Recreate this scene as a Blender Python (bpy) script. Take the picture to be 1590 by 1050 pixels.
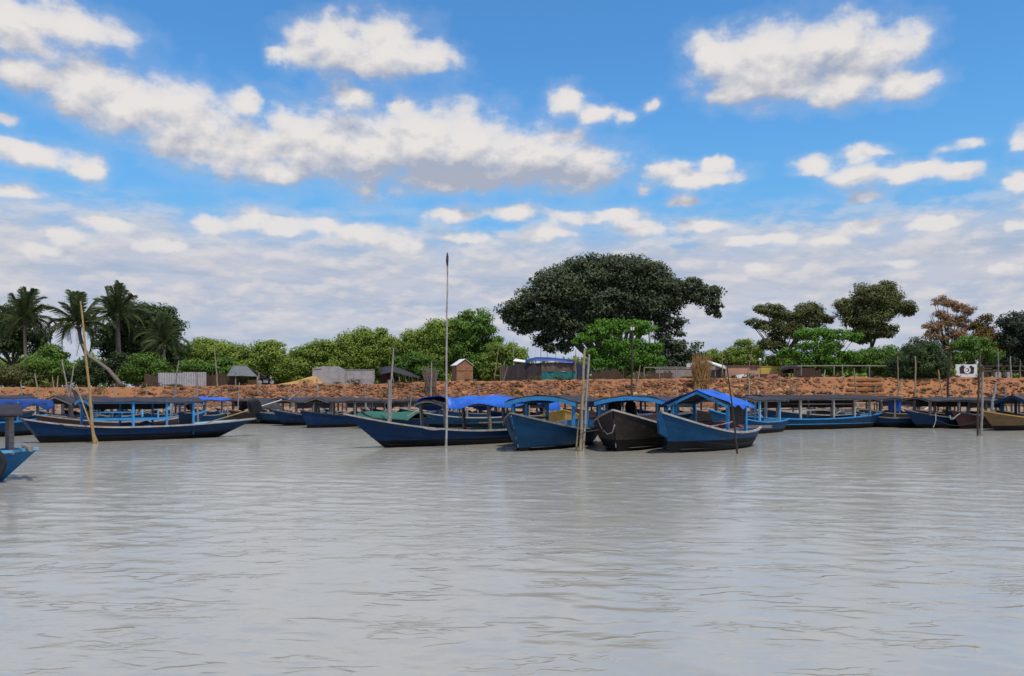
import bpy, math, random
import numpy as np
from mathutils import Vector, Matrix

for _o in list(bpy.data.objects):
    bpy.data.objects.remove(_o)

# ------------------------------------------------------------------ camera, world, sun, exposure
FPX, H, HOR, CX, W0 = 1248.0, 1.9, 617.0, 795.0, 1590.0
scene = bpy.context.scene
COL = scene.collection
cam_d = bpy.data.cameras.new('camera')
cam = bpy.data.objects.new('camera', cam_d)
COL.objects.link(cam)
cam.location = (0, 0, H)
cam.rotation_euler = (math.radians(90), 0, 0)
cam_d.sensor_width = 36.0
cam_d.lens = 36.0 * FPX / W0
cam_d.shift_y = (HOR - 525.0) / W0
cam_d.clip_end = 20000
scene.camera = cam

SUN_EL, SUN_AZ = math.radians(64), math.radians(148)     # azimuth clockwise from +Y: high, to the right, a little behind the camera
sun_d = bpy.data.lights.new('sun', 'SUN')
sun_d.energy = 3.7
sun_d.angle = math.radians(3)
sun_d.color = (1.0, 0.93, 0.83)
sun = bpy.data.objects.new('sun', sun_d)
COL.objects.link(sun)
sdir = Vector((math.sin(SUN_AZ) * math.cos(SUN_EL), math.cos(SUN_AZ) * math.cos(SUN_EL), math.sin(SUN_EL)))
sun.rotation_euler = (-sdir).to_track_quat('-Z', 'Y').to_euler()

scene.view_settings.view_transform = 'Standard'
scene.view_settings.look = 'None'
scene.view_settings.gamma = 1.0
scene.view_settings.exposure = 0.0
scene.view_settings.use_curve_mapping = False
scene.cycles.max_bounces = 4
scene.cycles.diffuse_bounces = 2
scene.cycles.glossy_bounces = 2
scene.cycles.transmission_bounces = 2
scene.cycles.transparent_max_bounces = 8
scene.cycles.caustics_reflective = False
scene.cycles.caustics_refractive = False


SKY_TINT = (0.50, 1.00, 1.30)


class NT:
    """small helper for building node trees"""
    def __init__(s, tree):
        s.t = tree

    def n(s, kind, **kw):
        nd = s.t.nodes.new(kind)
        for k, v in kw.items():
            setattr(nd, k, v)
        return nd

    def plug(s, sock, v):
        if hasattr(v, 'is_output') or isinstance(v, bpy.types.NodeSocket):
            s.t.links.new(v, sock)
        else:
            sock.default_value = v

    def m(s, op, a, b=0.0, c=None, clamp=False):
        nd = s.n('ShaderNodeMath', operation=op, use_clamp=clamp)
        s.plug(nd.inputs[0], a)
        if len(nd.inputs) > 1:
            s.plug(nd.inputs[1], b)
        if c is not None:
            s.plug(nd.inputs[2], c)
        return nd.outputs[0]

    def v(s, op, a, b=None, c=None):
        nd = s.n('ShaderNodeVectorMath', operation=op)
        s.plug(nd.inputs[0], a)
        if b is not None:
            s.plug(nd.inputs[1], b)
        if c is not None:
            s.plug(nd.inputs[2], c)
        return nd.outputs['Value'] if op in ('LENGTH', 'DOT_PRODUCT', 'DISTANCE') else nd.outputs['Vector']

    def noise(s, vec, scale, detail=4.0, rough=0.55, lac=2.0, dist=0.0):
        nd = s.n('ShaderNodeTexNoise')
        s.plug(nd.inputs['Vector'], vec)
        nd.inputs['Scale'].default_value = scale
        nd.inputs['Detail'].default_value = detail
        nd.inputs['Roughness'].default_value = rough
        nd.inputs['Lacunarity'].default_value = lac
        nd.inputs['Distortion'].default_value = dist
        return nd.outputs[0], nd.outputs[1]

    def mapr(s, x, a, b, c=0.0, d=1.0, smooth=True):
        nd = s.n('ShaderNodeMapRange', interpolation_type='SMOOTHSTEP' if smooth else 'LINEAR')
        s.plug(nd.inputs[0], x)
        for i, q in enumerate((a, b, c, d)):
            s.plug(nd.inputs[1 + i], q)
        return nd.outputs[0]

    def mix(s, f, a, b, blend='MIX'):
        nd = s.n('ShaderNodeMix', data_type='RGBA', blend_type=blend)
        s.plug(nd.inputs[0], f)
        for sock, q in ((nd.inputs[6], a), (nd.inputs[7], b)):
            if isinstance(q, (tuple, list)) and len(q) == 3:
                q = (*q, 1.0)
            s.plug(sock, q)
        return nd.outputs[2]


def azel(px, py):
    dx, dz = (px - CX) / FPX, (HOR - py) / FPX
    return math.atan(dx), math.atan2(dz, math.sqrt(1 + dx * dx))


# clouds of the day: photo position and half-size of each puff that a cloud is made of
PUFFS = [
    (20, 40, 130, 34), (120, 42, 105, 30), (40, 72, 60, 12),
    (520, 66, 70, 42), (600, 72, 80, 40), (665, 90, 52, 26), (470, 88, 48, 20), (428, 90, 22, 13), (560, 100, 70, 20),
    (30, 112, 100, 30), (130, 130, 100, 42), (110, 165, 50, 22), (200, 165, 90, 50), (280, 175, 105, 52), (300, 225, 100, 38),
    (390, 235, 95, 52), (380, 163, 28, 26), (470, 220, 75, 56), (430, 270, 70, 18), (545, 150, 42, 22), (622, 163, 20, 14),
    (570, 235, 110, 66), (660, 225, 110, 66), (730, 225, 90, 55), (820, 248, 105, 48), (900, 260, 85, 40), (700, 280, 130, 22),
    (880, 215, 40, 12), (880, 156, 34, 22), (925, 178, 40, 14), (975, 182, 22, 8), (1010, 160, 15, 10),
    (1120, 90, 62, 40), (1200, 85, 90, 48), (1290, 72, 110, 48), (1375, 75, 70, 42), (1200, 130, 110, 34), (1310, 125, 100, 36),
    (1400, 130, 62, 28), (1130, 150, 40, 14),
    (1040, 268, 50, 16), (1085, 278, 75, 18), (1112, 254, 22, 9), (1000, 297, 18, 8), (1068, 312, 25, 12),
    (1340, 240, 46, 14), (1330, 272, 55, 18), (1420, 268, 80, 18), (1495, 266, 48, 15), (1262, 256, 34, 18), (1348, 307, 28, 12),
    (1506, 220, 26, 8), (1470, 233, 9, 8), (1590, 220, 24, 22), (1590, 282, 34, 20),
    (45, 238, 85, 24), (10, 186, 24, 10), (140, 262, 32, 22), (20, 300, 60, 12),
    (170, 350, 50, 18), (110, 368, 40, 14), (70, 388, 50, 13), (330, 348, 40, 18), (390, 342, 45, 20), (440, 355, 45, 16), (500, 352, 40, 15), (560, 362, 50, 16), (620, 378, 45, 15),
    (250, 382, 50, 13), (700, 335, 45, 13), (790, 330, 55, 13), (880, 338, 55, 12), (960, 335, 50, 14), (850, 362, 50, 12), (1000, 355, 50, 12), (720, 368, 40, 12),
    (1150, 375, 40, 11), (1215, 368, 45, 12), (1290, 375, 45, 11), (1180, 415, 35, 9), (1400, 410, 40, 9), (1090, 350, 50, 10), (1560, 420, 35, 10), (1340, 350, 45, 9),
    (1590, 345, 50, 12), (1450, 348, 45, 10),
]


def cloud_maps():
    """the big shapes of the clouds over azimuth and elevation: how thick, how lit"""
    A0, A1, E0, E1 = -0.64, 0.64, 0.0, 0.48
    na, ne = 512, 200
    ga, ge = np.linspace(A0, A1, na), np.linspace(E0, E1, ne)
    AA, EE = np.meshgrid(ga, ge, indexing='ij')

    def field(EE):
        acc = np.zeros_like(AA)
        for q in PUFFS:
            px, py, rx, ry = q[:4]
            a, e = azel(px, py)
            ra = rx * 1.10 / FPX * math.cos(a) ** 2
            re = ry * 1.12 / FPX * math.cos(a)
            d = np.sqrt(((AA - a) / ra) ** 2 + ((EE - e) / re) ** 2)
            acc += np.exp(-10.0 * d) * (q[4] if len(q) > 4 else 1.0)
        return np.clip(1.0 + np.log(acc + 1e-9) / 10.0, -0.9, 0.9)
    F = field(EE)
    up = np.clip(0.5 * field(EE + 0.020) + 0.5 * field(EE + 0.035), -0.3, 0.9)
    S = np.clip(0.5 + 0.75 * (np.clip(F, -0.3, 0.9) - up), 0, 1) * 2 - 1
    for (px, py, rx, ry, k) in SHADES:
        a, e = azel(px, py)
        d = ((AA - a) / (rx / FPX)) ** 2 + ((EE - e) / (ry / FPX)) ** 2
        S += k * np.exp(-d)
    return (A0, A1, E0, E1), F, np.clip(S, -1, 1)


SHADES = [(800, 282, 190, 18, -2.4), (690, 275, 100, 16, -1.2), (700, 195, 110, 22, 0.8), (430, 262, 60, 10, 0.5), (1290, 100, 90, 16, -0.4),
          (1320, 140, 60, 10, 0.5), (600, 350, 120, 10, 0.5), (640, 385, 160, 12, -0.6), (200, 400, 150, 14, -0.5)]


def curve_field(t, va, ve, M, rank):
    """a smooth map over two angles as a sum of products of drawn curves"""
    M = np.nan_to_num(np.round(np.asarray(M, dtype=np.float64), 7))
    G = M.T @ M + 1e-9 * np.eye(M.shape[1])
    ev, Q = np.linalg.eigh(G)
    idx = np.argsort(-ev)[:rank]
    sv = np.sqrt(np.maximum(ev[idx], 1e-12))
    Vt = Q[:, idx].T
    U = (M @ Q[:, idx]) / sv
    acc = None
    na, ne = M.shape
    for g in range(0, rank, 3):
        ends = []
        for vec, mat_, n in ((va, U, na), (ve, Vt.T, ne)):
            nd = t.n('ShaderNodeVectorCurve')
            t.plug(nd.inputs[1], vec)
            mp = nd.mapping
            mp.use_clip = False
            sc = []
            for c in range(3):
                y = mat_[:, g + c]
                k = float(np.max(np.abs(y))) or 1.0
                sc.append(k)
                npt = 96 if n > 300 else 64
                xs = np.linspace(-1, 1, npt)
                ys = np.interp(xs, np.linspace(-1, 1, n), y / k)
                cu = mp.curves[c]
                cu.points[0].location = (-1, ys[0])
                cu.points[1].location = (1, ys[-1])
                for x_, y_ in zip(xs[1:-1], ys[1:-1]):
                    cu.points.new(float(x_), float(y_))
            mp.update()
            ends.append((nd.outputs[0], sc))
        w = tuple(float(sv[g + c] * ends[0][1][c] * ends[1][1][c]) for c in range(3))
        d = t.v('DOT_PRODUCT', t.v('MULTIPLY', ends[0][0], w), ends[1][0])
        acc = d if acc is None else t.m('ADD', acc, d)
    return acc


world = bpy.data.worlds.new('World')
scene.world = world
world.use_nodes = True
wt = world.node_tree
wt.nodes.clear()
t = NT(wt)
SKY_STRENGTH = 0.14
sky = t.n('ShaderNodeTexSky', sky_type='NISHITA')
sky.sun_disc = False
sky.sun_elevation = SUN_EL
sky.sun_rotation = SUN_AZ
sky.altitude = 0
sky.air_density = 1.0
sky.dust_density = 0.3
sky.ozone_density = 2.0
geo = t.n('ShaderNodeTexCoord')
sp = t.n('ShaderNodeSeparateXYZ')
t.plug(sp.inputs[0], geo.outputs['Generated'])
az = t.m('ARCTAN2', sp.outputs[0], sp.outputs[1])
el = t.m('ARCSINE', sp.outputs[2])


def comb(a, b, c=0.0):
    n_ = t.n('ShaderNodeCombineXYZ')
    for i, q in enumerate((a, b, c)):
        t.plug(n_.inputs[i], q)
    return n_.outputs[0]


P = comb(az, el)
(A0, A1, E0, E1), MF, MS = cloud_maps()
# edges wander: the maps are read at slightly displaced angles
_, wn = t.noise(P, 24.0, 3.0, 0.55)
ws = t.n('ShaderNodeSeparateXYZ')
t.plug(ws.inputs[0], wn)
azq = t.m('MULTIPLY_ADD', t.m('SUBTRACT', ws.outputs[0], 0.5), 0.030, az)
elq = t.m('MULTIPLY_ADD', t.m('SUBTRACT', ws.outputs[1], 0.5), 0.020, el)
xa = t.mapr(azq, A0, A1, -1.0, 1.0, False)
xe = t.mapr(elq, E0, E1, -1.0, 1.0, False)
VA, VE = comb(xa, xa, xa), comb(xe, xe, xe)
fld = curve_field(t, VA, VE, MF, 27)
shd = curve_field(t, VA, VE, MS, 12)
# the same kind of broken cumulus over the rest of the sky
outm = t.m('MAXIMUM', t.mapr(t.m('ABSOLUTE', az), 0.56, 0.64), t.mapr(el, 0.43, 0.48))
bign, _ = t.noise(t.v('MULTIPLY', P, (1.0, 2.2, 0)), 4.2, 2.0, 0.5)
fgen = t.m('MINIMUM', t.m('MULTIPLY_ADD', bign, 6.0, -3.1), 0.8)
mixf = t.n('ShaderNodeMix', data_type='FLOAT')
t.plug(mixf.inputs[0], outm)
t.plug(mixf.inputs[2], fld)
t.plug(mixf.inputs[3], fgen)
fld = mixf.outputs[0]


def puff_noise(p):
    a, _ = t.noise(t.v('MULTIPLY', p, (1.0, 1.45, 0)), 24.0, 8.0, 0.56)
    return t.m('SUBTRACT', a, 0.5)


n0 = puff_noise(P)
n1 = puff_noise(t.v('ADD', P, (-0.004, 0.010, 0)))
f0 = t.m('MULTIPLY_ADD', n0, 1.35, fld)
cover = t.mapr(f0, -0.03, 0.50)
dens = t.mapr(f0, 0.1, 0.9)
lit = t.m('MULTIPLY_ADD', t.m('SUBTRACT', n0, n1), 2.2, 0.55)
lit = t.m('MULTIPLY_ADD', shd, 0.66, lit, clamp=True)
CS = 1.0 / SKY_STRENGTH
col_c = t.mix(lit, tuple(x * CS for x in (0.40, 0.435, 0.53)), tuple(x * CS for x in (0.80, 0.765, 0.745)))
# thin layered veil low over the land
el_n, _ = t.noise(t.v('MULTIPLY', P, (1.0, 5.0, 0)), 8.0, 5.0, 0.62)
veil = t.mapr(el, 0.25, 0.15)
veil = t.m('MULTIPLY', veil, t.mapr(t.m('MULTIPLY_ADD', veil, 0.50, el_n), 0.45, 0.85))
low = t.mapr(el, 0.0, 0.17)
col_v = t.mix(t.mapr(t.m('MULTIPLY_ADD', low, 0.06, el_n), 0.40, 0.66), tuple(x * CS for x in (0.42, 0.48, 0.61)), tuple(x * CS for x in (0.56, 0.57, 0.65)))
tint = t.mix(1.0, sky.outputs[0], SKY_TINT, 'MULTIPLY')
tint = t.mix(t.mapr(el, 0.40, 0.16, 0.0, 0.55), tint, tuple(x * CS for x in (0.17, 0.43, 0.72)))
c = t.mix(t.m('MULTIPLY', veil, 0.93), tint, col_v)
# low over the land the cumulus stand in soft rows, one behind the other
PB = t.v('MULTIPLY', P, (1.0, 2.6, 0))
b0, _ = t.noise(PB, 15.0, 7.0, 0.56)
b1, _ = t.noise(t.v('ADD', PB, (-0.004, 0.020, 0)), 15.0, 7.0, 0.56)
band = t.m('MULTIPLY', t.mapr(el, 0.245, 0.185), t.mapr(el, 0.015, 0.11))
covb = t.m('MULTIPLY', t.mapr(b0, 0.40, 0.58), band)
litb = t.m('MULTIPLY_ADD', t.m('SUBTRACT', b0, b1), 4.5, 0.52, clamp=True)
col_b = t.mix(litb, tuple(x * CS for x in (0.47, 0.51, 0.60)), tuple(x * CS for x in (0.76, 0.715, 0.70)))
c = t.mix(t.m('MULTIPLY', covb, 0.62), c, col_b)
# thin shreds round the clouds
shred = t.m('MULTIPLY', t.mapr(f0, -0.45, 0.05), 0.13)
c = t.mix(shred, c, tuple(x * CS for x in (0.62, 0.64, 0.70)))
cov = t.m('MULTIPLY', cover, t.mapr(el, 0.10, 0.25, 0.7, 1.0))
c = t.mix(t.m('MULTIPLY', cov, t.mapr(dens, 0, 1, 0.80, 1.0)), c, col_c)
bg = t.n('ShaderNodeBackground')
bg.inputs['Strength'].default_value = SKY_STRENGTH
t.plug(bg.inputs['Color'], c)
wo = t.n('ShaderNodeOutputWorld')
t.plug(wo.inputs['Surface'], bg.outputs[0])
world.cycles.sampling_method = 'MANUAL'
world.cycles.sample_map_resolution = 256

# ------------------------------------------------------------------ helpers
rng = random.Random(7)
nrg = np.random.default_rng(7)


def P3(px, py, Y):
    return Vector(((px - CX) / FPX * Y, Y, H - (py - HOR) / FPX * Y))


def wx(px, Y):
    return (px - CX) / FPX * Y


def lerp(a, b, k):
    return a + (b - a) * k


class MB:
    def __init__(s):
        s.v, s.f = [], []

    def add(s, vs, fs):
        o = len(s.v)
        s.v += [tuple(p) for p in vs]
        s.f += [tuple(i + o for i in f) for f in fs]
        return s

    def box(s, c, d, rot=None):
        hx, hy, hz = d[0] / 2, d[1] / 2, d[2] / 2
        vs = [Vector((x, y, z)) for z in (-hz, hz) for y in (-hy, hy) for x in (-hx, hx)]
        if rot is not None:
            vs = [rot @ p for p in vs]
        c = Vector(c)
        return s.add([p + c for p in vs], [(0, 2, 3, 1), (4, 5, 7, 6), (0, 1, 5, 4), (2, 6, 7, 3), (0, 4, 6, 2), (1, 3, 7, 5)])

    def bar(s, a, b, w, h):
        """squared timber from a to b"""
        a, b = Vector(a), Vector(b)
        d = b - a
        q = d.to_track_quat('X', 'Z').to_matrix()
        return s.box((a + b) / 2, (d.length, w, h), q)

    def tube(s, pts, radii, n=6, cap=True):
        pts = [Vector(p) for p in pts]
        if not isinstance(radii, (list, tuple)):
            radii = [radii] * len(pts)
        vs, fs = [], []
        prev = None
        for i, p in enumerate(pts):
            d = (pts[min(i + 1, len(pts) - 1)] - pts[max(i - 1, 0)]).normalized()
            if prev is None:
                u = d.orthogonal().normalized()
            else:
                u = (prev - d * prev.dot(d)).normalized()
            prev = u
            w = d.cross(u)
            for k in range(n):
                a = 2 * math.pi * k / n
                vs.append(p + (u * math.cos(a) + w * math.sin(a)) * radii[i])
        for i in range(len(pts) - 1):
            for k in range(n):
                fs.append((i * n + k, i * n + (k + 1) % n, (i + 1) * n + (k + 1) % n, (i + 1) * n + k))
        if cap:
            fs.append(tuple(range(n - 1, -1, -1)))
            fs.append(tuple((len(pts) - 1) * n + k for k in range(n)))
        return s.add(vs, fs)

    def grid(s, rows, closed=False):
        n = len(rows[0])
        vs = [p for r in rows for p in r]
        fs = []
        for i in range(len(rows) - 1):
            for j in range(n - 1):
                fs.append((i * n + j, i * n + j + 1, (i + 1) * n + j + 1, (i + 1) * n + j))
        return s.add(vs, fs)

    def slab(s, rows, th):
        """a sheet with thickness: rows on top, a copy th lower, edges closed"""
        m, n = len(rows), len(rows[0])
        top = [Vector(p) for r in rows for p in r]
        bot = [p - Vector((0, 0, th)) for p in top]
        k = m * n
        fs = []
        for i in range(m - 1):
            for j in range(n - 1):
                a = (i * n + j, i * n + j + 1, (i + 1) * n + j + 1, (i + 1) * n + j)
                fs.append(a)
                fs.append(tuple(x + k for x in reversed(a)))
        for j in range(n - 1):
            fs.append((j, j + k, j + 1 + k, j + 1))
            b = (m - 1) * n + j
            fs.append((b, b + 1, b + 1 + k, b + k))
        for i in range(m - 1):
            fs.append((i * n, (i + 1) * n, (i + 1) * n + k, i * n + k))
            b = i * n + n - 1
            fs.append((b, b + k, b + n + k, b + n))
        return s.add(top + bot, fs)

    def mesh(s, name, mat, smooth=False):
        me = bpy.data.meshes.new(name)
        me.from_pydata([tuple(p) for p in s.v], [], s.f)
        if smooth:
            me.polygons.foreach_set('use_smooth', [True] * len(me.polygons))
        if mat:
            me.materials.append(mat)
        me.update()
        return me

    def build(s, name, mat, parent=None, smooth=False, loc=None, rz=0.0):
        return link(name, s.mesh(name, mat, smooth), parent, loc, rz)


def link(name, me, parent=None, loc=None, rz=0.0):
    o = bpy.data.objects.new(name, me)
    COL.objects.link(o)
    o.parent = parent
    if loc is not None:
        o.location = loc
    if rz:
        o.rotation_euler.z = rz
    return o


def tag(o, label, cat, group=None):
    o['label'], o['category'] = label, cat
    if group:
        o['group'] = group
    return o


def thing(name, label, cat, loc=(0, 0, 0), rz=0.0, group=None):
    o = bpy.data.objects.new(name, None)
    COL.objects.link(o)
    o.empty_display_size = 0.3
    o.location = loc
    o.rotation_euler.z = rz
    return tag(o, label, cat, group)


def np_mesh(name, verts, faces, mat, smooth=False):
    """faces: (n, k) int array"""
    me = bpy.data.meshes.new(name)
    nf, k = faces.shape
    me.vertices.add(len(verts))
    me.vertices.foreach_set('co', np.ascontiguousarray(verts, dtype=np.float32).ravel())
    me.loops.add(nf * k)
    me.loops.foreach_set('vertex_index', np.ascontiguousarray(faces, dtype=np.int32).ravel())
    me.polygons.add(nf)
    me.polygons.foreach_set('loop_start', np.arange(0, nf * k, k, dtype=np.int32))
    me.polygons.foreach_set('loop_total', np.full(nf, k, dtype=np.int32))
    if smooth:
        me.polygons.foreach_set('use_smooth', np.ones(nf, dtype=bool))
    me.update(calc_edges=True)
    if mat:
        me.materials.append(mat)
    return me


# ------------------------------------------------------------------ materials
MATS = {}


def mat(name, col, col2=None, rough=0.7, scale=3.0, amt=0.5, bump=0.15, bscale=25.0, stretch=(1, 1, 1), metal=0.0, rnd=0.0, spec=0.4, dirt=None):
    """weathered surface: two tones mixed by noise, a little relief, optional per-object shift and dirt patches"""
    m = bpy.data.materials.new(name)
    m.use_nodes = True
    t = NT(m.node_tree)
    b = m.node_tree.nodes['Principled BSDF']
    tc = t.n('ShaderNodeTexCoord')
    oi = t.n('ShaderNodeObjectInfo')
    off = t.v('MULTIPLY_ADD', (1, 1, 1), (0, 0, 0), tc.outputs['Object'])
    cbx = t.n('ShaderNodeCombineXYZ')
    t.plug(cbx.inputs[0], t.m('MULTIPLY', oi.outputs['Random'], 37.0))
    t.plug(cbx.inputs[2], t.m('MULTIPLY', oi.outputs['Random'], 11.0))
    vec = t.v('ADD', t.v('MULTIPLY', tc.outputs['Object'], stretch), cbx.outputs[0])
    n, _ = t.noise(vec, scale, 5.0, 0.6)
    if col2 is None:
        col2 = tuple(c * 0.6 for c in col)
    c = t.mix(t.m('MULTIPLY', t.mapr(n, 0.35, 0.7), amt), col, col2)
    if dirt:
        dn, _ = t.noise(vec, scale * 2.3, 8.0, 0.7)
        c = t.mix(t.m('MULTIPLY', t.mapr(dn, 0.52, 0.68), 0.75), c, dirt)
    if rnd:
        hs = t.n('ShaderNodeHueSaturation')
        t.plug(hs.inputs['Value'], t.m('MULTIPLY_ADD', oi.outputs['Random'], rnd, 1 - rnd * 0.5))
        t.plug(hs.inputs['Hue'], t.m('MULTIPLY_ADD', oi.outputs['Random'], rnd * 0.03, 0.5 - rnd * 0.015))
        t.plug(hs.inputs['Color'], c)
        c = hs.outputs[0]
    t.plug(b.inputs['Base Color'], c)
    b.inputs['Roughness'].default_value = rough
    b.inputs['Metallic'].default_value = metal
    b.inputs['Specular IOR Level'].default_value = spec
    if bump:
        bn, _ = t.noise(vec, bscale, 4.0, 0.65)
        bp = t.n('ShaderNodeBump')
        bp.inputs['Strength'].default_value = bump
        bp.inputs['Distance'].default_value = 0.05
        t.plug(bp.inputs['Height'], bn)
        t.plug(b.inputs['Normal'], bp.outputs[0])
    MATS[name] = m
    return m


GRIME = (0.05, 0.045, 0.04)
mat('blue_paint', (0.006, 0.060, 0.145), (0.005, 0.040, 0.098), 0.55, 1.2, 0.9, 0.12, 30, (1, 1, 2), rnd=0.25, spec=0.15, dirt=(0.035, 0.06, 0.085))
mat('deep_blue_paint', (0.004, 0.032, 0.098), (0.004, 0.021, 0.063), 0.55, 1.2, 0.9, 0.12, 30, (1, 1, 2), rnd=0.25, spec=0.15, dirt=(0.022, 0.035, 0.05))
mat('near_blue_paint', (0.014, 0.14, 0.34), (0.01, 0.09, 0.23), 0.55, 1.2, 0.9, 0.12, 30, (1, 1, 2), spec=0.2, dirt=(0.015, 0.06, 0.12))
mat('light_blue_paint', (0.035, 0.27, 0.58), (0.03, 0.20, 0.44), 0.5, 3.0, 0.8, 0.1, 40, rnd=0.2, dirt=(0.05, 0.13, 0.22))
mat('sky_blue_paint', (0.16, 0.42, 0.66), (0.10, 0.30, 0.52), 0.55, 3.0, 0.8, 0.1, 40, dirt=(0.10, 0.20, 0.28))
mat('tar_black', (0.006, 0.0065, 0.009), (0.011, 0.011, 0.012), 0.7, 2.0, 0.8, 0.2, 20, spec=0.15, dirt=(0.018, 0.016, 0.014))
mat('brown_hull', (0.030, 0.020, 0.017), (0.016, 0.012, 0.012), 0.65, 2.0, 0.8, 0.2, 20, (0.5, 1, 3), dirt=(0.09, 0.06, 0.04))
mat('maroon_hull', (0.07, 0.022, 0.018), (0.04, 0.018, 0.016), 0.6, 2.0, 0.8, 0.2, 20, (0.5, 1, 3), dirt=(0.05, 0.03, 0.025))
mat('yellow_paint', (0.42, 0.24, 0.03), (0.30, 0.16, 0.02), 0.55, 2.0, 0.7, 0.1, 30, dirt=(0.18, 0.10, 0.03))
mat('ochre_hull', (0.17, 0.10, 0.035), (0.10, 0.06, 0.025), 0.6, 2.0, 0.8, 0.15, 25, (0.5, 1, 3), dirt=(0.06, 0.04, 0.03))
mat('green_canvas', (0.03, 0.13, 0.085), (0.02, 0.08, 0.06), 0.8, 2.0, 0.8, 0.2, 12)
mat('grey_wood', (0.24, 0.21, 0.19), (0.13, 0.11, 0.10), 0.8, 4.0, 0.9, 0.3, 30, (0.6, 4, 4), rnd=0.3, dirt=GRIME)
mat('pale_wood', (0.36, 0.33, 0.30), (0.22, 0.20, 0.18), 0.8, 4.0, 0.9, 0.3, 30, rnd=0.2)
mat('brown_roof', (0.044, 0.039, 0.048), (0.028, 0.026, 0.034), 0.8, 3.0, 0.9, 0.25, 25, rnd=0.4, spec=0.2, dirt=(0.065, 0.06, 0.068))
mat('dull_zinc', (0.13, 0.135, 0.14), (0.09, 0.09, 0.095), 0.7, 3.0, 0.9, 0.2, 25)
mat('deep_blue_tarp', (0.008, 0.045, 0.22), (0.007, 0.032, 0.15), 0.55, 2.0, 0.9, 0.35, 7, dirt=(0.02, 0.08, 0.26))
mat('dark_roof', (0.026, 0.024, 0.029), (0.045, 0.041, 0.042), 0.75, 3.0, 0.9, 0.25, 25, rnd=0.3)
mat('blue_tarp', (0.012, 0.115, 0.56), (0.01, 0.07, 0.36), 0.5, 2.0, 0.9, 0.35, 7, rnd=0.1, dirt=(0.035, 0.17, 0.52))
mat('turquoise_net', (0.02, 0.33, 0.30), (0.015, 0.20, 0.19), 0.9, 6.0, 0.9, 0.8, 40)
mat('lining', (0.05, 0.12, 0.19), (0.04, 0.07, 0.11), 0.75, 2.5, 0.9, 0.2, 20, dirt=(0.07, 0.06, 0.05))
mat('turquoise_paint', (0.05, 0.30, 0.34), (0.04, 0.20, 0.24), 0.6, 2.5, 0.8, 0.1, 20, dirt=(0.05, 0.12, 0.13))
mat('bamboo', (0.34, 0.26, 0.16), (0.20, 0.15, 0.09), 0.7, 6.0, 0.9, 0.2, 30, (3, 3, 1), rnd=0.5)
mat('golden_bamboo', (0.42, 0.27, 0.09), (0.28, 0.18, 0.07), 0.6, 6.0, 0.9, 0.2, 30, (3, 3, 1), rnd=0.2)
mat('grey_pole', (0.30, 0.27, 0.24), (0.17, 0.15, 0.13), 0.8, 6.0, 0.9, 0.3, 30, (3, 3, 1), rnd=0.4)
mat('straw', (0.40, 0.24, 0.08), (0.24, 0.13, 0.05), 0.85, 5.0, 0.9, 0.3, 30, (3, 3, 0.5))
mat('reed', (0.26, 0.19, 0.15), (0.16, 0.11, 0.09), 0.85, 5.0, 0.9, 0.3, 30, (3, 3, 0.5))
mat('rope', (0.42, 0.40, 0.36), (0.28, 0.26, 0.22), 0.9, 20, 0.8, 0.3, 60)
mat('dark_rope', (0.05, 0.045, 0.04), None, 0.9, 20, 0.8, 0.3, 60)
mat('rubber', (0.012, 0.012, 0.013), (0.025, 0.024, 0.023), 0.75, 5, 0.8, 0.2, 30)
mat('engine_black', (0.008, 0.008, 0.01), (0.016, 0.015, 0.015), 0.6, 6, 0.8, 0.2, 30, spec=0.2)
mat('steel', (0.45, 0.45, 0.46), (0.30, 0.28, 0.26), 0.4, 8, 0.8, 0.1, 40, metal=0.6)
mat('concrete', (0.38, 0.35, 0.34), (0.28, 0.26, 0.25), 0.9, 2.5, 0.9, 0.3, 18, dirt=(0.14, 0.13, 0.12))
mat('zinc', (0.40, 0.385, 0.395), (0.30, 0.28, 0.28), 0.6, 1.5, 0.9, 0.1, 20, dirt=(0.20, 0.15, 0.12))
mat('plank_brown', (0.085, 0.050, 0.033), (0.045, 0.029, 0.022), 0.85, 3.0, 0.9, 0.3, 25, (3, 3, 0.6), rnd=0.5)
mat('plywood', (0.30, 0.145, 0.07), (0.20, 0.10, 0.055), 0.8, 3.0, 0.9, 0.2, 20, rnd=0.2, dirt=(0.14, 0.08, 0.05))
mat('white_paint', (0.74, 0.73, 0.71), (0.60, 0.58, 0.55), 0.6, 3.0, 0.7, 0.1, 20, dirt=(0.45, 0.42, 0.38))
mat('black_paint', (0.02, 0.02, 0.022), None, 0.6, 3.0, 0.5, 0.1)
mat('dark_cloth', (0.05, 0.038, 0.042), (0.03, 0.024, 0.028), 0.9, 2.5, 0.9, 0.4, 9, rnd=0.2)
mat('brown_cloth', (0.13, 0.095, 0.075), (0.10, 0.07, 0.055), 0.9, 2.5, 0.9, 0.3, 9)
mat('teal_cloth', (0.015, 0.16, 0.15), (0.012, 0.11, 0.105), 0.8, 2.5, 0.9, 0.3, 9)
mat('navy_cloth', (0.03, 0.04, 0.085), (0.02, 0.03, 0.06), 0.85, 2.5, 0.9, 0.3, 9)
mat('red_cloth', (0.22, 0.028, 0.018), (0.15, 0.02, 0.015), 0.8, 2.5, 0.9, 0.3, 9)
mat('salmon_wall', (0.50, 0.26, 0.17), (0.42, 0.21, 0.14), 0.9, 1.5, 0.9, 0.1, 18, dirt=(0.34, 0.19, 0.13))
mat('yellow_wall', (0.55, 0.40, 0.09), (0.47, 0.33, 0.08), 0.9, 1.5, 0.9, 0.1, 18)
mat('grey_wall', (0.30, 0.25, 0.22), (0.22, 0.18, 0.16), 0.9, 1.5, 0.9, 0.1, 18)
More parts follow.
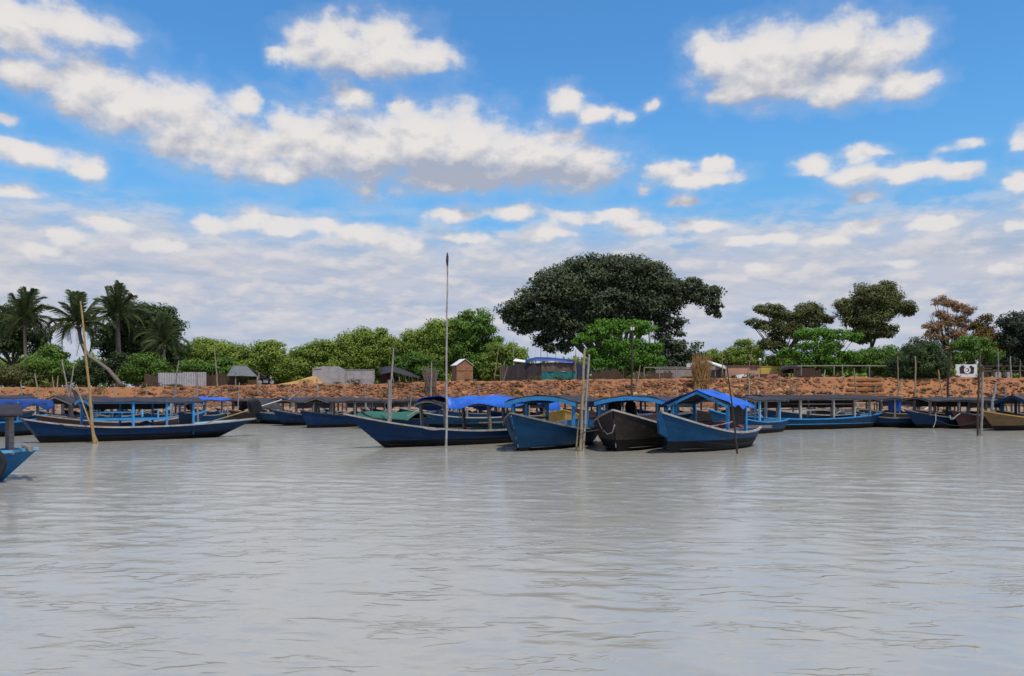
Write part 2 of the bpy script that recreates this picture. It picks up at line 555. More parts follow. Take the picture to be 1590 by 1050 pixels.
mat('tile_roof', (0.13, 0.06, 0.045), (0.09, 0.045, 0.035), 0.85, 3, 0.9, 0.3, 20)
mat('dark_opening', (0.02, 0.02, 0.02), (0.03, 0.025, 0.02), 0.4, 3, 0.5, 0.0)
mat('car_white', (0.75, 0.75, 0.76), (0.68, 0.68, 0.69), 0.25, 2, 0.4, 0.0)
mat('car_red', (0.42, 0.12, 0.11), (0.36, 0.10, 0.09), 0.3, 2, 0.4, 0.0)
mat('car_glass', (0.02, 0.025, 0.03), None, 0.08, 2, 0.2, 0.0, spec=0.6)
mat('sand', (0.30, 0.19, 0.11), (0.20, 0.125, 0.08), 0.95, 0.8, 0.9, 0.4, 9)
mat('sand_pile', (0.44, 0.24, 0.09), (0.36, 0.19, 0.07), 0.95, 1.0, 0.9, 0.4, 9)
mat('earth', (0.32, 0.132, 0.049), (0.22, 0.092, 0.039), 0.95, 0.45, 1.0, 0.7, 6, dirt=(0.17, 0.08, 0.042))
mat('ground_soil', (0.20, 0.14, 0.07), (0.09, 0.10, 0.03), 0.95, 0.2, 1.0, 0.4, 5)
mat('stone', (0.34, 0.172, 0.07), (0.25, 0.118, 0.05), 0.92, 1.5, 0.9, 0.6, 8, rnd=0.8, dirt=(0.20, 0.11, 0.065))
mat('dark_stone', (0.20, 0.098, 0.05), (0.115, 0.06, 0.038), 0.92, 1.5, 0.9, 0.6, 8, rnd=0.8, dirt=(0.09, 0.06, 0.05))
mat('bark', (0.10, 0.085, 0.07), (0.055, 0.045, 0.038), 0.9, 3, 0.9, 0.5, 12, (2, 2, 0.5))
mat('palm_bark', (0.19, 0.155, 0.13), (0.11, 0.09, 0.075), 0.9, 2, 0.9, 0.5, 12, (0.5, 0.5, 6))


def leaf_mat(name, dark, light, rough=0.6, trans=0.3):
    """leaves: each leaf's own green sits between two tones, some light passes through"""
    m = bpy.data.materials.new(name)
    m.use_nodes = True
    t = NT(m.node_tree)
    b = m.node_tree.nodes['Principled BSDF']
    out = m.node_tree.nodes['Material Output']
    at = t.n('ShaderNodeAttribute', attribute_name='tint')
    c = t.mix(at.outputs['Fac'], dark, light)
    t.plug(b.inputs['Base Color'], c)
    b.inputs['Roughness'].default_value = rough
    b.inputs['Specular IOR Level'].default_value = 0.25
    tr = t.n('ShaderNodeBsdfTranslucent')
    t.plug(tr.inputs['Color'], c)
    mx = t.n('ShaderNodeMixShader')
    mx.inputs[0].default_value = trans
    t.plug(mx.inputs[1], b.outputs[0])
    t.plug(mx.inputs[2], tr.outputs[0])
    t.plug(out.inputs['Surface'], mx.outputs[0])
    MATS[name] = m
    return m


leaf_mat('leaf_rain_tree', (0.062, 0.082, 0.045), (0.118, 0.145, 0.066))
leaf_mat('leaf_bright', (0.07, 0.165, 0.018), (0.145, 0.30, 0.03))
leaf_mat('leaf_scrub', (0.165, 0.235, 0.038), (0.28, 0.36, 0.06), 0.6, 0.38)
leaf_mat('leaf_mid', (0.075, 0.15, 0.024), (0.15, 0.26, 0.04), 0.6, 0.3)
leaf_mat('leaf_dark', (0.042, 0.065, 0.025), (0.078, 0.125, 0.036))
leaf_mat('leaf_olive', (0.092, 0.100, 0.032), (0.16, 0.17, 0.055))
leaf_mat('leaf_brown', (0.24, 0.135, 0.065), (0.42, 0.26, 0.13))
leaf_mat('leaf_rust', (0.11, 0.075, 0.018), (0.20, 0.135, 0.03))
leaf_mat('leaf_palm', (0.040, 0.058, 0.022), (0.11, 0.14, 0.05))
leaf_mat('leaf_weed', (0.06, 0.045, 0.022), (0.13, 0.11, 0.04))
leaf_mat('leaf_grey', (0.035, 0.048, 0.030), (0.065, 0.085, 0.050))

# ------------------------------------------------------------------ water
def build_water():
    m = bpy.data.materials.new('water')
    m.use_nodes = True
    t = NT(m.node_tree)
    b = m.node_tree.nodes['Principled BSDF']
    g = t.n('ShaderNodeNewGeometry')
    pos = t.v('ADD', g.outputs['Position'], (3.7, 1.9, 0.0))
    n1, _ = t.noise(t.v('MULTIPLY', pos, (0.45, 1.0, 1)), 4.5, 3.0, 0.55)
    n2, _ = t.noise(t.v('MULTIPLY', pos, (0.5, 1.0, 1)), 15.0, 3.0, 0.55)
    patch, _ = t.noise(t.v('MULTIPLY', pos, (0.5, 1.0, 1)), 0.22, 3.0, 0.55)
    mud, _ = t.noise(pos, 0.25, 4.0, 0.6)
    t.plug(b.inputs['Base Color'], t.mix(mud, (0.335, 0.308, 0.252), (0.375, 0.347, 0.288)))
    b.inputs['Roughness'].default_value = 0.15
    b.inputs['IOR'].default_value = 2.0
    # short sharp crests between the soft ripples
    c1, _ = t.noise(t.v('MULTIPLY', pos, (0.40, 1.0, 1)), 2.5, 2.0, 0.45)
    brk, _ = t.noise(t.v('MULTIPLY', pos, (0.6, 1.0, 1)), 1.5, 2.0, 0.5)
    ridge = t.m('SUBTRACT', 1.0, t.m('MULTIPLY', t.m('ABSOLUTE', t.m('SUBTRACT', c1, 0.5)), 15.0), clamp=True)
    ridge = t.m('MULTIPLY', t.m('POWER', ridge, 2.6), t.mapr(brk, 0.53, 0.63))
    hgt = t.m('ADD', t.m('MULTIPLY', n1, 0.013), t.m('MULTIPLY', n2, 0.009))
    hgt = t.m('MULTIPLY', hgt, t.mapr(patch, 0.35, 0.65, 0.4, 1.0))
    hgt = t.m('MULTIPLY_ADD', ridge, 0.016, hgt)
    c2, _ = t.noise(t.v('MULTIPLY', pos, (0.42, 1.0, 1)), 6.0, 2.0, 0.45)
    b2, _ = t.noise(t.v('MULTIPLY', pos, (0.5, 1.0, 1)), 1.7, 2.0, 0.5)
    r2 = t.m('SUBTRACT', 1.0, t.m('MULTIPLY', t.m('ABSOLUTE', t.m('SUBTRACT', c2, 0.5)), 13.0), clamp=True)
    r2 = t.m('MULTIPLY', t.m('POWER', r2, 2.6), t.mapr(b2, 0.55, 0.65))
    hgt = t.m('MULTIPLY_ADD', r2, 0.011, hgt)
    bp = t.n('ShaderNodeBump')
    bp.inputs['Strength'].default_value = 0.6
    bp.inputs['Distance'].default_value = 1.0
    t.plug(bp.inputs['Height'], hgt)
    t.plug(b.inputs['Normal'], bp.outputs[0])
    ny, nx = 560, 420
    Y = 2.5 * (90 / 2.5) ** (np.linspace(0, 1, ny))
    U = np.linspace(-1, 1, nx)
    YY, UU = np.meshgrid(Y, U, indexing='ij')
    XX = UU * (0.72 * YY + 5)
    Z = np.zeros_like(XX)
    r = np.random.default_rng(3)
    amp_mod = 0.65 + 0.35 * np.sin(XX * 0.31 + 1.3 * np.sin(YY * 0.22) + 0.5) * np.sin(YY * 0.37 + 0.9 * np.sin(XX * 0.17))
    for k in range(46):
        lam = 0.18 * (1.5 / 0.18) ** (r.random())
        th = r.normal(0, 0.42) + 0.12
        kx, ky = math.sin(th) * 2 * math.pi / lam, math.cos(th) * 2 * math.pi / lam
        a = 0.0015 * lam ** 0.8
        ph = kx * XX + ky * YY + r.random() * 6.28 + 0.8 * np.sin(0.6 * XX / lam ** 0.5 + r.random() * 6.28)
        s = np.sin(ph)
        fade = np.clip(1.4 - (YY * YY / 1248 / 1.9) / (lam * 1.3), 0, 1)      # no waves finer than the mesh far out
        Z += a * (s - 0.35 * np.cos(2 * ph)) * fade
    Z *= amp_mod
    v = np.stack([XX, YY, Z], -1).reshape(-1, 3)
    i = np.arange(ny - 1)[:, None] * nx + np.arange(nx - 1)[None, :]
    f = np.stack([i, i + 1, i + nx + 1, i + nx], -1).reshape(-1, 4)
    # calm sheet all around, a little lower
    me = np_mesh('river_water', v, f, m, True)
    o = link('river_water', me)
    o['kind'] = 'structure'
    s = MB()
    s.grid([[(-900, -600, -0.09), (900, -600, -0.09)], [(-900, 70, -0.09), (900, 70, -0.09)]])
    o = s.build('water', m)
    o['kind'] = 'structure'


build_water()

# ------------------------------------------------------------------ shore
TOPS = [(-400, 603), (0, 602), (150, 602), (250, 601), (400, 598), (480, 596), (560, 597), (640, 595), (700, 592), (800, 591.5), (900, 590),
        (1000, 589), (1100, 588), (1280, 585.5), (1400, 587), (1500, 586), (1590, 587), (2000, 587)]
YT = 84.5


def ztop(x):
    px = CX + x * FPX / YT
    py = float(np.interp(px, [a for a, b in TOPS], [b for a, b in TOPS]))
    return H + (HOR - py) / FPX * YT


def gz(x, y):
    """height of the shore at x, y"""
    zt = ztop(x)
    sh = 1.2 * math.sin(x * 0.11) + 0.7 * math.sin(x * 0.31 + 1)
    ys = [0, 58, 66 + sh, 80, YT, 88.3, 90, 4000]
    zs = [-2.5, -1.2, -0.02, 1.25, zt, zt + 0.02, zt - 0.9, zt - 0.9]
    return float(np.interp(y, ys, zs))


def build_shore():
    xs = np.concatenate([np.array([-1500, -500, -200, -110]), np.arange(-80, 80.1, 0.45), np.array([110, 200, 500, 1500])])
    r = np.random.default_rng(5)

    def sheet(name, ys, m, bumpy):
        rows = []
        for y in ys:
            row = []
            for x in xs:
                z = gz(x, y)
                if bumpy and abs(x) < 90:
                    z += (r.random() - 0.5) * bumpy * (0.4 if y > YT + 0.1 else 1)
                row.append((x, y + ((r.random() - 0.5) * bumpy if bumpy and abs(x) < 90 else 0), z))
            rows.append(row)
        o = MB().grid(rows).build(name, m, smooth=True)
        o['kind'] = 'structure'
        return o
    sheet('beach', [57, 61, 63, 65, 66, 67, 68, 70, 72, 74, 76, 78, 80.3], MATS['sand'], 0.05)
    bank = sheet('embankment', [79.7, 80.2, 80.8, 81.4, 82, 82.6, 83.2, 83.8, 84.2, 84.5, 85.2, 86, 87, 88.5], MATS['earth'], 0.22)
    gx = (-3000, -80, -60, -40, -20, 0, 20, 40, 60, 80, 3000)
    o = MB().grid([[(x0, y, gz(x0, y) - 0.04) for x0 in gx] for y in (88.2, 90.2, 140)] + [[(x0, 6000, 2.5) for x0 in gx]]).build('ground', MATS['ground_soil'])
    o['kind'] = 'structure'
    return bank


BANK = build_shore()


def stone_verts(r):
    """rough block: cube corners and face centres pushed about, 24 triangles"""
    a, b_, c = 1.0, r.uniform(0.6, 0.9), r.uniform(0.45, 0.7)
    vs = []
    for z in (-1, 1):
        for y in (-1, 1):
            for x in (-1, 1):
                k = r.uniform(0.62, 0.92)
                vs.append((x * a * k * 0.5, y * b_ * k * 0.5, z * c * k * 0.5))
    for d in ((1, 0, 0), (-1, 0, 0), (0, 1, 0), (0, -1, 0), (0, 0, 1), (0, 0, -1)):
        k = r.uniform(0.9, 1.1)
        vs.append((d[0] * a * 0.5 * k, d[1] * b_ * 0.5 * k, d[2] * c * 0.5 * k))
    quads = [((1, 3, 7, 5), 8), ((0, 4, 6, 2), 9), ((2, 6, 7, 3), 10), ((0, 1, 5, 4), 11), ((4, 5, 7, 6), 12), ((0, 2, 3, 1), 13)]
    fs = []
    for q, cidx in quads:
        for i in range(4):
            fs.append((q[i], q[(i + 1) % 4], cidx))
    return vs, fs


def build_stones():
    r = random.Random(11)
    meshes = {}
    for key in ('stone', 'dark_stone'):
        meshes[key] = []
        for k in range(7):
            vs, fs = stone_verts(r)
            mb = MB()
            mb.add(vs, fs)
            meshes[key].append(mb.mesh('stone', MATS[key]))
    # candidate spots on the slope, denser where the photograph shows rubble
    def dens(px):
        if px < 250:
            return 0.10
        if px < 480:
            return 0.8
        if px < 1070:
            return 1.0
        if px < 1110:
            return 0.5
        if px < 1240:
            return 1.0
        if px < 1330:
            return 0.3
        if px < 1370:
            return 0.12
        return 0.4
    spots = []
    tries = 0
    while len(spots) < 10500 and tries < 80000:
        tries += 1
        px = r.uniform(-60, 1650)
        if r.random() > dens(px):
            continue
        u = r.random() ** 0.85
        y = lerp(77.0, 84.3, u)
        x = wx(px, y)
        flat = px > 1120 and px < 1240
        s = r.choice((0.10, 0.12, 0.15, 0.18, 0.22, 0.26, 0.30, 0.36, 0.46)) * (1.0 if u < 0.7 else 0.75) * (1.35 if flat else 1)
        spots.append((s, px, x, y, u))
    spots.sort(key=lambda q: -q[0] * (1.6 if q[4] > 0.25 else 0.6))
    for s, px, x, y, u in spots[:300]:
        dk = (px > 1420) or (250 < px < 460 and r.random() < 0.6) or r.random() < 0.12
        me = r.choice(meshes['dark_stone' if dk else 'stone'])
        o = bpy.data.objects.new('stone', me)
        COL.objects.link(o)
        o.parent = BANK
        o.location = (x, y, gz(x, y) + 0.01)
        o.scale = (s * 1.5, s * 1.3, s * (0.8 if 1120 < px < 1240 else 1.25))
        o.rotation_euler = (r.uniform(0.0, 0.9), r.uniform(-0.5, 0.5), r.uniform(-1.2, 1.2))
    for key in ('stone', 'dark_stone'):
        mb = MB()
        src = [stone_verts(r) for _ in range(9)]
        for s, px, x, y, u in spots[300:]:
            dk = (px > 1420) or (250 < px < 460 and (x * 7.3) % 1 < 0.6) or (x * 13.7) % 1 < 0.12
            if dk != (key == 'dark_stone'):
                continue
            vs, fs = r.choice(src)
            from mathutils import Euler
            R = Euler((r.uniform(0, 0.9), r.uniform(-0.4, 0.4), r.uniform(-1, 1))).to_matrix()
            c = Vector((x, y, gz(x, y) + 0.03))
            mb.add([c + R @ Vector((p[0] * s * 1.4, p[1] * s * 1.2, p[2] * s * 1.2)) for p in vs], fs)
        o = mb.build('rubble', MATS[key], BANK)
        o['kind'] = 'stuff'
    mb = MB()
    src = [stone_verts(r) for _ in range(6)]
    for k in range(2600):
        px = r.uniform(-60, 1650)
        y = 80 - 14 * r.random() ** 1.6
        x = wx(px, y)
        s_ = r.uniform(0.06, 0.2) * (1.8 if r.random() < 0.06 else 1)
        vs, fs = r.choice(src)
        a = r.uniform(0, 6.28)
        ca, sa = math.cos(a), math.sin(a)
        z = max(gz(x, y), 0)
        mb.add([(x + (p[0] * ca - p[1] * sa) * s_ * 2.2, y + (p[0] * sa + p[1] * ca) * s_ * 2, z + p[2] * s_ * 1.2) for p in vs], fs)
    o = mb.build('shore_litter', MATS['dark_stone'], bpy.data.objects['beach'])
    o['kind'] = 'stuff'
    # earth steps cut into the slope
    for k in range(5):
        py = 592 + k * 5.0
        y = lerp(84.0, 80.6, k / 4)
        a, b_ = wx(1318 - 2 * k, y), wx(1366 + 2 * k, y)
        z = gz((a + b_) / 2, y) + 0.12
        MB().box(((a + b_) / 2, y, z - 0.1), (b_ - a, 0.9, 0.26)).build('step', MATS['earth'], BANK)


build_stones()

# ------------------------------------------------------------------ boats
class Boat:
    """wooden river boat; local x runs stern to bow, z = 0 is the waterline"""
    def __init__(s, name, label, bow, stern, B=1.9, free=0.55, bowh=1.2, sternh=0.8, ov=1.4, ovs=0.6, draft=0.25, zb=0.22,
                 hull='blue_paint', bottom='tar_black', rail='grey_wood', lining='lining', stripe=None, transom=0.35, group='river boats moored off the bank', full=1.0, detail=True, cat='boat', bulge=2.2, seams=False):
        s.B, s.free, s.bowh, s.sternh, s.ov, s.ovs, s.draft, s.transom, s.full, s.bulge = B, free, bowh, sternh, ov, ovs, draft, transom, full, bulge
        bw = Vector((wx(bow[0], bow[1]), bow[1], 0)) if len(bow) == 2 else Vector(bow)
        st = Vector((wx(stern[0], stern[1]), stern[1], 0)) if len(stern) == 2 else Vector(stern)
        s.Lw = (bw - st).length
        d = bw - st
        s.e = thing(name, label, cat, (bw + st) / 2, math.atan2(d.y, d.x), group)
        s.zb = zb
        N = 22
        ts = [i / N for i in range(N + 1)]
        up, lo = [[], []], [[], []]
        for side in (0, 1):
            sg = 1 if side else -1
            for tt in ts:
                k, sh = -draft, s.sheer(tt)
                vb = (zb - k) / (sh - k)
                lo[side].append([s.pt(tt, v, sg) for v in (0.0, vb * 0.5, vb)])
                up[side].append([s.pt(tt, v, sg) for v in (vb, lerp(vb, 1, 0.33), lerp(vb, 1, 0.66), 1.0)])
        mu, ml, mi = MB(), MB(), MB()
        for side in (0, 1):
            mu.grid(up[side])
            ml.grid(lo[side])
        # transom and keel plate
        for i in range(3):
            mu.add([up[0][0][i], up[1][0][i], up[1][0][i + 1], up[0][0][i + 1]], [(0, 1, 2, 3)])
        for i in range(2):
            ml.add([lo[0][0][i], lo[1][0][i], lo[1][0][i + 1], lo[0][0][i + 1]], [(0, 1, 2, 3)])
        ml.grid([[a[0], b[0]] for a, b in zip(lo[0], lo[1])])
        mu.build('hull', MATS[hull], s.e, True)
        ml.build('hull_bottom', MATS[bottom], s.e, True)
        # inside
        inset = 0.05
        for side in (0, 1):
            sg = 1 if side else -1
            rows = []
            for tt in ts[:-1]:
                row = []
                for v in (1.0, 0.7, 0.42):
                    p = s.pt(tt, v, sg)
                    row.append((p[0] * 0.985, sg * max(0.01, abs(p[1]) - inset), p[2]))
                rows.append(row)
            mi.grid(rows)
        mi.build('lining', MATS[lining], s.e, True)
        mf = MB()
        zf = 0.12
        mf.grid([[(s.pt(tt, 0.5, -1)[0], -s.hb(tt, 0.42) + 0.04, zf), (s.pt(tt, 0.5, 1)[0], s.hb(tt, 0.42) - 0.04, zf)] for tt in ts[1:-2]])
        mf.build('floor', MATS['grey_wood'], s.e)
        for side in (0, 1):
            sg = 1 if side else -1
            rows = []
            for tt in ts:
                p = Vector(s.pt(tt, 1.0, sg))
                y = p.y
                rows.append([(p.x, y + sg * 0.035, p.z + 0.03), (p.x, y - sg * min(0.06, abs(y) * 0.9), p.z + 0.035)])
            MB().slab(rows, 0.06).build('gunwale', MATS[rail], s.e)
        if stripe:
            for sg in (-1, 1):
                rows = []
                for tt in ts[:-1]:
                    k, sh = -draft, s.sheer(tt)
                    v0, v1 = (zb + 0.02 - k) / (sh - k), (zb + 0.07 - k) / (sh - k)
                    a, b = s.pt(tt, v0, sg), s.pt(tt, v1, sg)
                    rows.append([(a[0], a[1] + sg * 0.012, a[2]), (b[0], b[1] + sg * 0.012, b[2])])
                MB().grid(rows).build('stripe', MATS[stripe], s.e)
        if seams:
            for v_ in (0.5, 0.78):
                for sg in (-1, 1):
                    rows = []
                    for tt in ts:
                        k, sh = -draft, s.sheer(tt)
                        a, b = s.pt(tt, v_, sg), s.pt(tt, v_ + 0.022 / (sh - k), sg)
                        rows.append([(a[0], a[1] + sg * 0.012, a[2]), (b[0], b[1] + sg * 0.012, b[2])])
                    MB().grid(rows).build('strake', MATS[hull], s.e)
        if detail:
            for tt in (0.16, 0.42, 0.68):
                s.thwart(tt)

    def sheer(s, tt):
        z = s.free
        if tt > 0.42:
            z += (s.bowh - s.free) * ((tt - 0.42) / 0.58) ** 1.9
        if tt < 0.38:
            z += (s.sternh - s.free) * ((0.38 - tt) / 0.38) ** 2
        return z

    def hb(s, tt, v):
        if tt > 0.48:
            f = 1 - ((tt - 0.48) / 0.52) ** s.bulge
        else:
            f = s.transom + (1 - s.transom) * (1 - ((0.48 - tt) / 0.48) ** 2.2)
        f = max(f, 0.012)
        g = float(np.interp(v, [0, 0.3, 0.6, 1.0], [0.42 * s.full, 0.74, 0.9, 1.0]))
        return s.B / 2 * f * g

    def pt(s, tt, v, sg):
        k, sh = -s.draft, s.sheer(tt)
        z = k + (sh - k) * v
        zb_, zs_ = -s.draft + (s.bowh + s.draft) * v, -s.draft + (s.sternh + s.draft) * v
        x0 = -s.Lw / 2 - s.ovs * zs_ / s.sternh
        x1 = s.Lw / 2 + s.ov * zb_ / s.bowh
        return (lerp(x0, x1, tt), sg * s.hb(tt, v), z)

    def at(s, tt, side):
        return Vector(s.pt(tt, 1.0, side))

    def world(s, p):
        return Matrix.Translation(s.e.location) @ Matrix.Rotation(s.e.rotation_euler.z, 4, 'Z') @ Vector(p)

    def thwart(s, tt, m='grey_wood'):
        z = s.sheer(tt) - 0.1
        w = s.hb(tt, 0.9) * 2 - 0.1
        MB().box((s.pt(tt, 0.9, 1)[0], 0, z), (0.24, w, 0.035)).build('thwart', MATS[m], s.e)

    def posts(s, tts, ztop_, m='light_blue_paint', w=0.09, inset=0.90, lean=0.0):
        for tt in tts:
            for sg in (-1, 1):
                p = s.at(tt, sg)
                p.y *= inset
                a = p - Vector((0, 0, 0.07))
                b = Vector((p.x + lean, p.y, ztop_))
                MB().bar(a, b, w, w).build('post', MATS[m], s.e)

    def rails(s, t0, t1, z, m='light_blue_paint', h=0.1):
        for sg in (-1, 1):
            a, b = s.at(t0, sg), s.at(t1, sg)
            a.y *= 0.93
            b.y *= 0.93
            a.z = b.z = z
            MB().bar(a, b, 0.035, h).build('rail', MATS[m], s.e)

    def roof(s, t0, t1, ze, rise, width, m='brown_roof', fascia='light_blue_paint', fh=0.13, kind='arch', over=0.22, th=0.04, jitter=0.03, ends=(1, 1), zs=0.0, n=8):
        x0, x1 = s.pt(t0, 1, 1)[0] - over, s.pt(t1, 1, 1)[0] + over
        r = random.Random(int(abs(x0 * 1000)) + int(ze * 977))

        def arc(u, k=0.0):
            a = abs(2 * u - 1)
            return (1 - a ** 2.0) * rise if kind == 'arch' else (1 - a) * rise
        nx = 9
        rows = []
        for i in range(nx):
            k = i / (nx - 1)
            zz = ze + zs * k + 0.02 * math.sin(k * 9 + x0)
            rows.append([(lerp(x0, x1, k), (j / n - 0.5) * width, zz + arc(j / n) + r.uniform(-jitter, jitter)) for j in range(n + 1)])
        MB().slab(rows, th).build('roof', MATS[m], s.e)
        for e, xe in ((0, x0 + 0.03), (1, x1 - 0.03)):
            if not ends[e]:
                continue
            zz = ze + zs * e - th - 0.003
            pts = [((j / n - 0.5) * (width - 0.02), zz + arc(j / n)) for j in range(n + 1)]
            mb = MB()
            vs, fs = [], []
            for (y, z) in pts:
                vs += [(xe - 0.03, y, z), (xe + 0.03, y, z), (xe + 0.03, y, z - fh), (xe - 0.03, y, z - fh)]
            for j in range(n):
                a, b = j * 4, j * 4 + 4
                for q in range(4):
                    fs.append((a + q, a + (q + 1) % 4, b + (q + 1) % 4, b + q))
            fs += [(3, 2, 1, 0), (n * 4, n * 4 + 1, n * 4 + 2, n * 4 + 3)]
            mb.add(vs, fs).build('roof_beam', MATS[fascia], s.e)
        for sg in (-1, 1):                                             # wall plates along the eaves
            MB().box(((x0 + x1) / 2, sg * (width / 2 - 0.14), ze + zs * 0.5 - 0.075 + arc(0.5 - 0.5 * (1 - 0.28 / width)) - 0.03), (x1 - x0 - 0.2, 0.05, 0.07)).build('eave_beam', MATS[fascia], s.e)
        return x0, x1

    def curtains(s, t0, t1, z0, z1, m='dark_cloth', sides=(1,), k=0.9, seed=1):  # dark cloths added to stand in for the shade under the roof
        for sg in sides:
            r = random.Random(seed)
            n = 14
            rows = []
            for i in range(n + 1):
                tt = lerp(t0, t1, i / n)
                p = s.at(tt, sg)
                rows.append([(p.x, p.y * k + 0.04 * math.sin(i * 1.7 + f * 2 + seed), lerp(z0, z1, f) + r.uniform(-0.02, 0.02)) for f in (0, 0.5, 1)])
            MB().grid(rows).build('curtain_or_shade', MATS[m], s.e, True)

    def bulkhead(s, tt, z1, m='dark_roof', k=0.9):
        w = s.hb(tt, 1.0) * 2 * k
        x = s.pt(tt, 1, 1)[0]
        MB().box((x, 0, (0.2 + z1) / 2), (0.05, w, z1 - 0.2)).build('bulkhead', MATS[m], s.e)

    def cargo(s, t0, t1, h, m='dark_cloth', seed=1, k=0.85, base=0.4):
        r = random.Random(seed)
        rows = []
        n = 14
        ph = r.uniform(0, 6)
        for i in range(n + 1):
            tt = lerp(t0, t1, i / n)
            e = math.sin(math.pi * i / n) ** 0.5
            hh = h * e * (0.75 + 0.25 * math.sin(i * 1.9 + ph))
            w = s.hb(tt, 0.95) * k
            rows.append([(s.pt(tt, 1, 1)[0], w * u, base + hh * (1 - abs(u) ** 2.5) + r.uniform(-0.04, 0.04)) for u in (-1, -0.75, -0.4, 0, 0.4, 0.75, 1)])
        MB().grid(rows).build('cargo_cover', MATS[m], s.e, True)

    def engine(s, tt, y=0.0, z=None, tilt=0.35, yaw=0.0, scale=1.0, shaft=2.0, tiller=1.2, y_off=0.0):
        """long-tail engine: cowl on a bracket, drive shaft one way, tiller the other"""
        x = s.pt(tt, 1, 1)[0]
        z = s.sheer(tt) + 0.3 if z is None else z
        e = bpy.data.objects.new('engine', None)
        COL.objects.link(e)
        e.parent = s.e
        e.location = (x, y, z)
        e.rotation_euler = (0, tilt, yaw)
        mb = MB()
        q = scale
        rows = []
        for i, (xx, hw, h0, h1) in enumerate(((-0.25, 0.13, -0.10, 0.30), (-0.17, 0.19, -0.2, 0.40), (0.08, 0.21, -0.22, 0.42), (0.22, 0.18, -0.15, 0.33), (0.28, 0.1, -0.06, 0.22))):
            rows.append([(xx * q, -hw * q, h0 * q), (xx * q, hw * q, h0 * q), (xx * q, hw * q, h1 * 0.8 * q), (xx * q, hw * 0.5 * q, h1 * q), (xx * q, -hw * 0.5 * q, h1 * q), (xx * q, -hw * q, h1 * 0.8 * q), (xx * q, -hw * q, h0 * q)])
        mb.grid(rows)
        mb.add(rows[0][:6], [(0, 1, 2, 3, 4, 5)])
        mb.add(rows[-1][:6], [(5, 4, 3, 2, 1, 0)])
        mb.build('cowl', MATS['engine_black'], e)
        MB().box((0, 0, -0.35 * q), (0.12 * q, 0.12 * q, 0.5 * q)).build('bracket', MATS['engine_black'], e)
        if shaft:
            MB().tube([(-0.2 * q, 0, 0), (-shaft, 0, -0.02)], 0.026, 6).build('drive_shaft', MATS['golden_bamboo'], e)
        if tiller:
            MB().tube([(0.25 * q, 0, 0.02), (tiller, 0, 0.05)], 0.022, 6).build('tiller', MATS['steel'], e)
        return e


def rope(name, label, pts, r=0.018, m='rope', sag=0.0):
    pts = [Vector(p) for p in pts]
    if len(pts) == 2 and sag:
        a, b = pts
        pts = [a.lerp(b, k / 8) - Vector((0, 0, sag * 4 * (k / 8) * (1 - k / 8))) for k in range(9)]
    o = MB().tube(pts, r, 5).build(name, MATS[m])
    return tag(o, label, 'rope', 'mooring ropes on the boats')


def tarp_roof(b, name, t0, t1, ze, rise, width, m, droop, amp=0.05, seed=1, n=12, nx=20, over=0.25, ridge=2.0, part_parent=None):
    """loose sheet laid over a boat's frame, edges hanging down"""
    r = random.Random(seed)
    x0, x1 = b.pt(t0, 1, 1)[0] - over, b.pt(t1, 1, 1)[0] + over
    ph = [r.uniform(0, 6.28) for _ in range(8)]
    rows = []
    for i in range(nx + 1):
        k = i / nx
        x = lerp(x0, x1, k)
        row = []
        for j in range(n + 1):
            u = j / n
            a = abs(2 * u - 1)
            yy = (u - 0.5) * width
            z = ze + rise * (1 - a ** ridge)
            z += amp * (math.sin(k * 11 + ph[0] + u * 2) * 0.5 + math.sin(k * 23 + ph[1] - u * 5) * 0.3 + 0.4 * math.sin(u * 9 + ph[2] + k * 4))
            if a > 0.99:
                z -= droop * (0.7 + 0.45 * math.sin(k * 14 + ph[3] * (1 if u > 0.5 else 2)))
                yy *= 1.01
            row.append((x + 0.04 * math.sin(u * 12 + ph[4]), yy, z))
        rows.append(row)
    return MB().slab(rows, 0.02).build(name, MATS[m], b.e, True)


# --- blue boat, left, long, stern to the left
b = Boat('longboat', 'long blue boat with light blue posts, dark roof and engine on its right tip', (340, 38.6), (64, 33.6), B=2.15, free=0.6, bowh=0.86, sternh=1.0, ov=1.9, ovs=0.7,
         hull='deep_blue_paint', zb=0.30, rail='pale_wood', lining='sky_blue_paint', seams=True)
b.posts((0.24, 0.40, 0.54, 0.66), 1.74)
b.rails(0.24, 0.54, 0.95)
b.rails(0.24, 0.40, 1.25, h=0.05)
b.roof(0.24, 0.68, 1.72, 0.16, 2.2, 'brown_roof', 'light_blue_paint', n=8)
b.engine(0.99, z=1.34, tilt=-0.28, scale=1.15, shaft=2.6, tiller=1.4, yaw=-0.15)
b.curtains(0.26, 0.6, 1.70, 1.35, 'dark_cloth', (1,))
b.cargo(0.3, 0.62, 0.45, 'navy_cloth', 2)
b.bulkhead(0.66, 1.15, 'blue_paint')
boat_left = b

# --- near boat cut off by the left edge
b = Boat('ferry_boat', 'nearest blue boat cut off by the left edge, dark roof on thick posts', (-11.65, 18.4, 0), (-17.25, 14.2, 0), B=1.9, free=0.60, bowh=0.70, sternh=0.8, ov=0.7, ovs=0.5, hull='near_blue_paint',
         bottom='near_blue_paint', lining='sky_blue_paint', bulge=4.5, zb=0.1, rail='sky_blue_paint')
b.posts((0.5, 0.93), 1.56, 'grey_wood', 0.1)
b.roof(0.2, 0.94, 1.54, 0.2, 1.7, 'brown_roof', 'dark_roof', fh=0.07, over=0.1)
tp = b.at(0.985, 1)
MB().tube([b.at(0.96, -1) + Vector((0.1, -0.5, 0.05)), b.at(0.96, 1) + Vector((0.1, 0.35, 0.05))], 0.06, 8).build('bumper_pole', MATS['grey_pole'], b.e)
boat_near = b


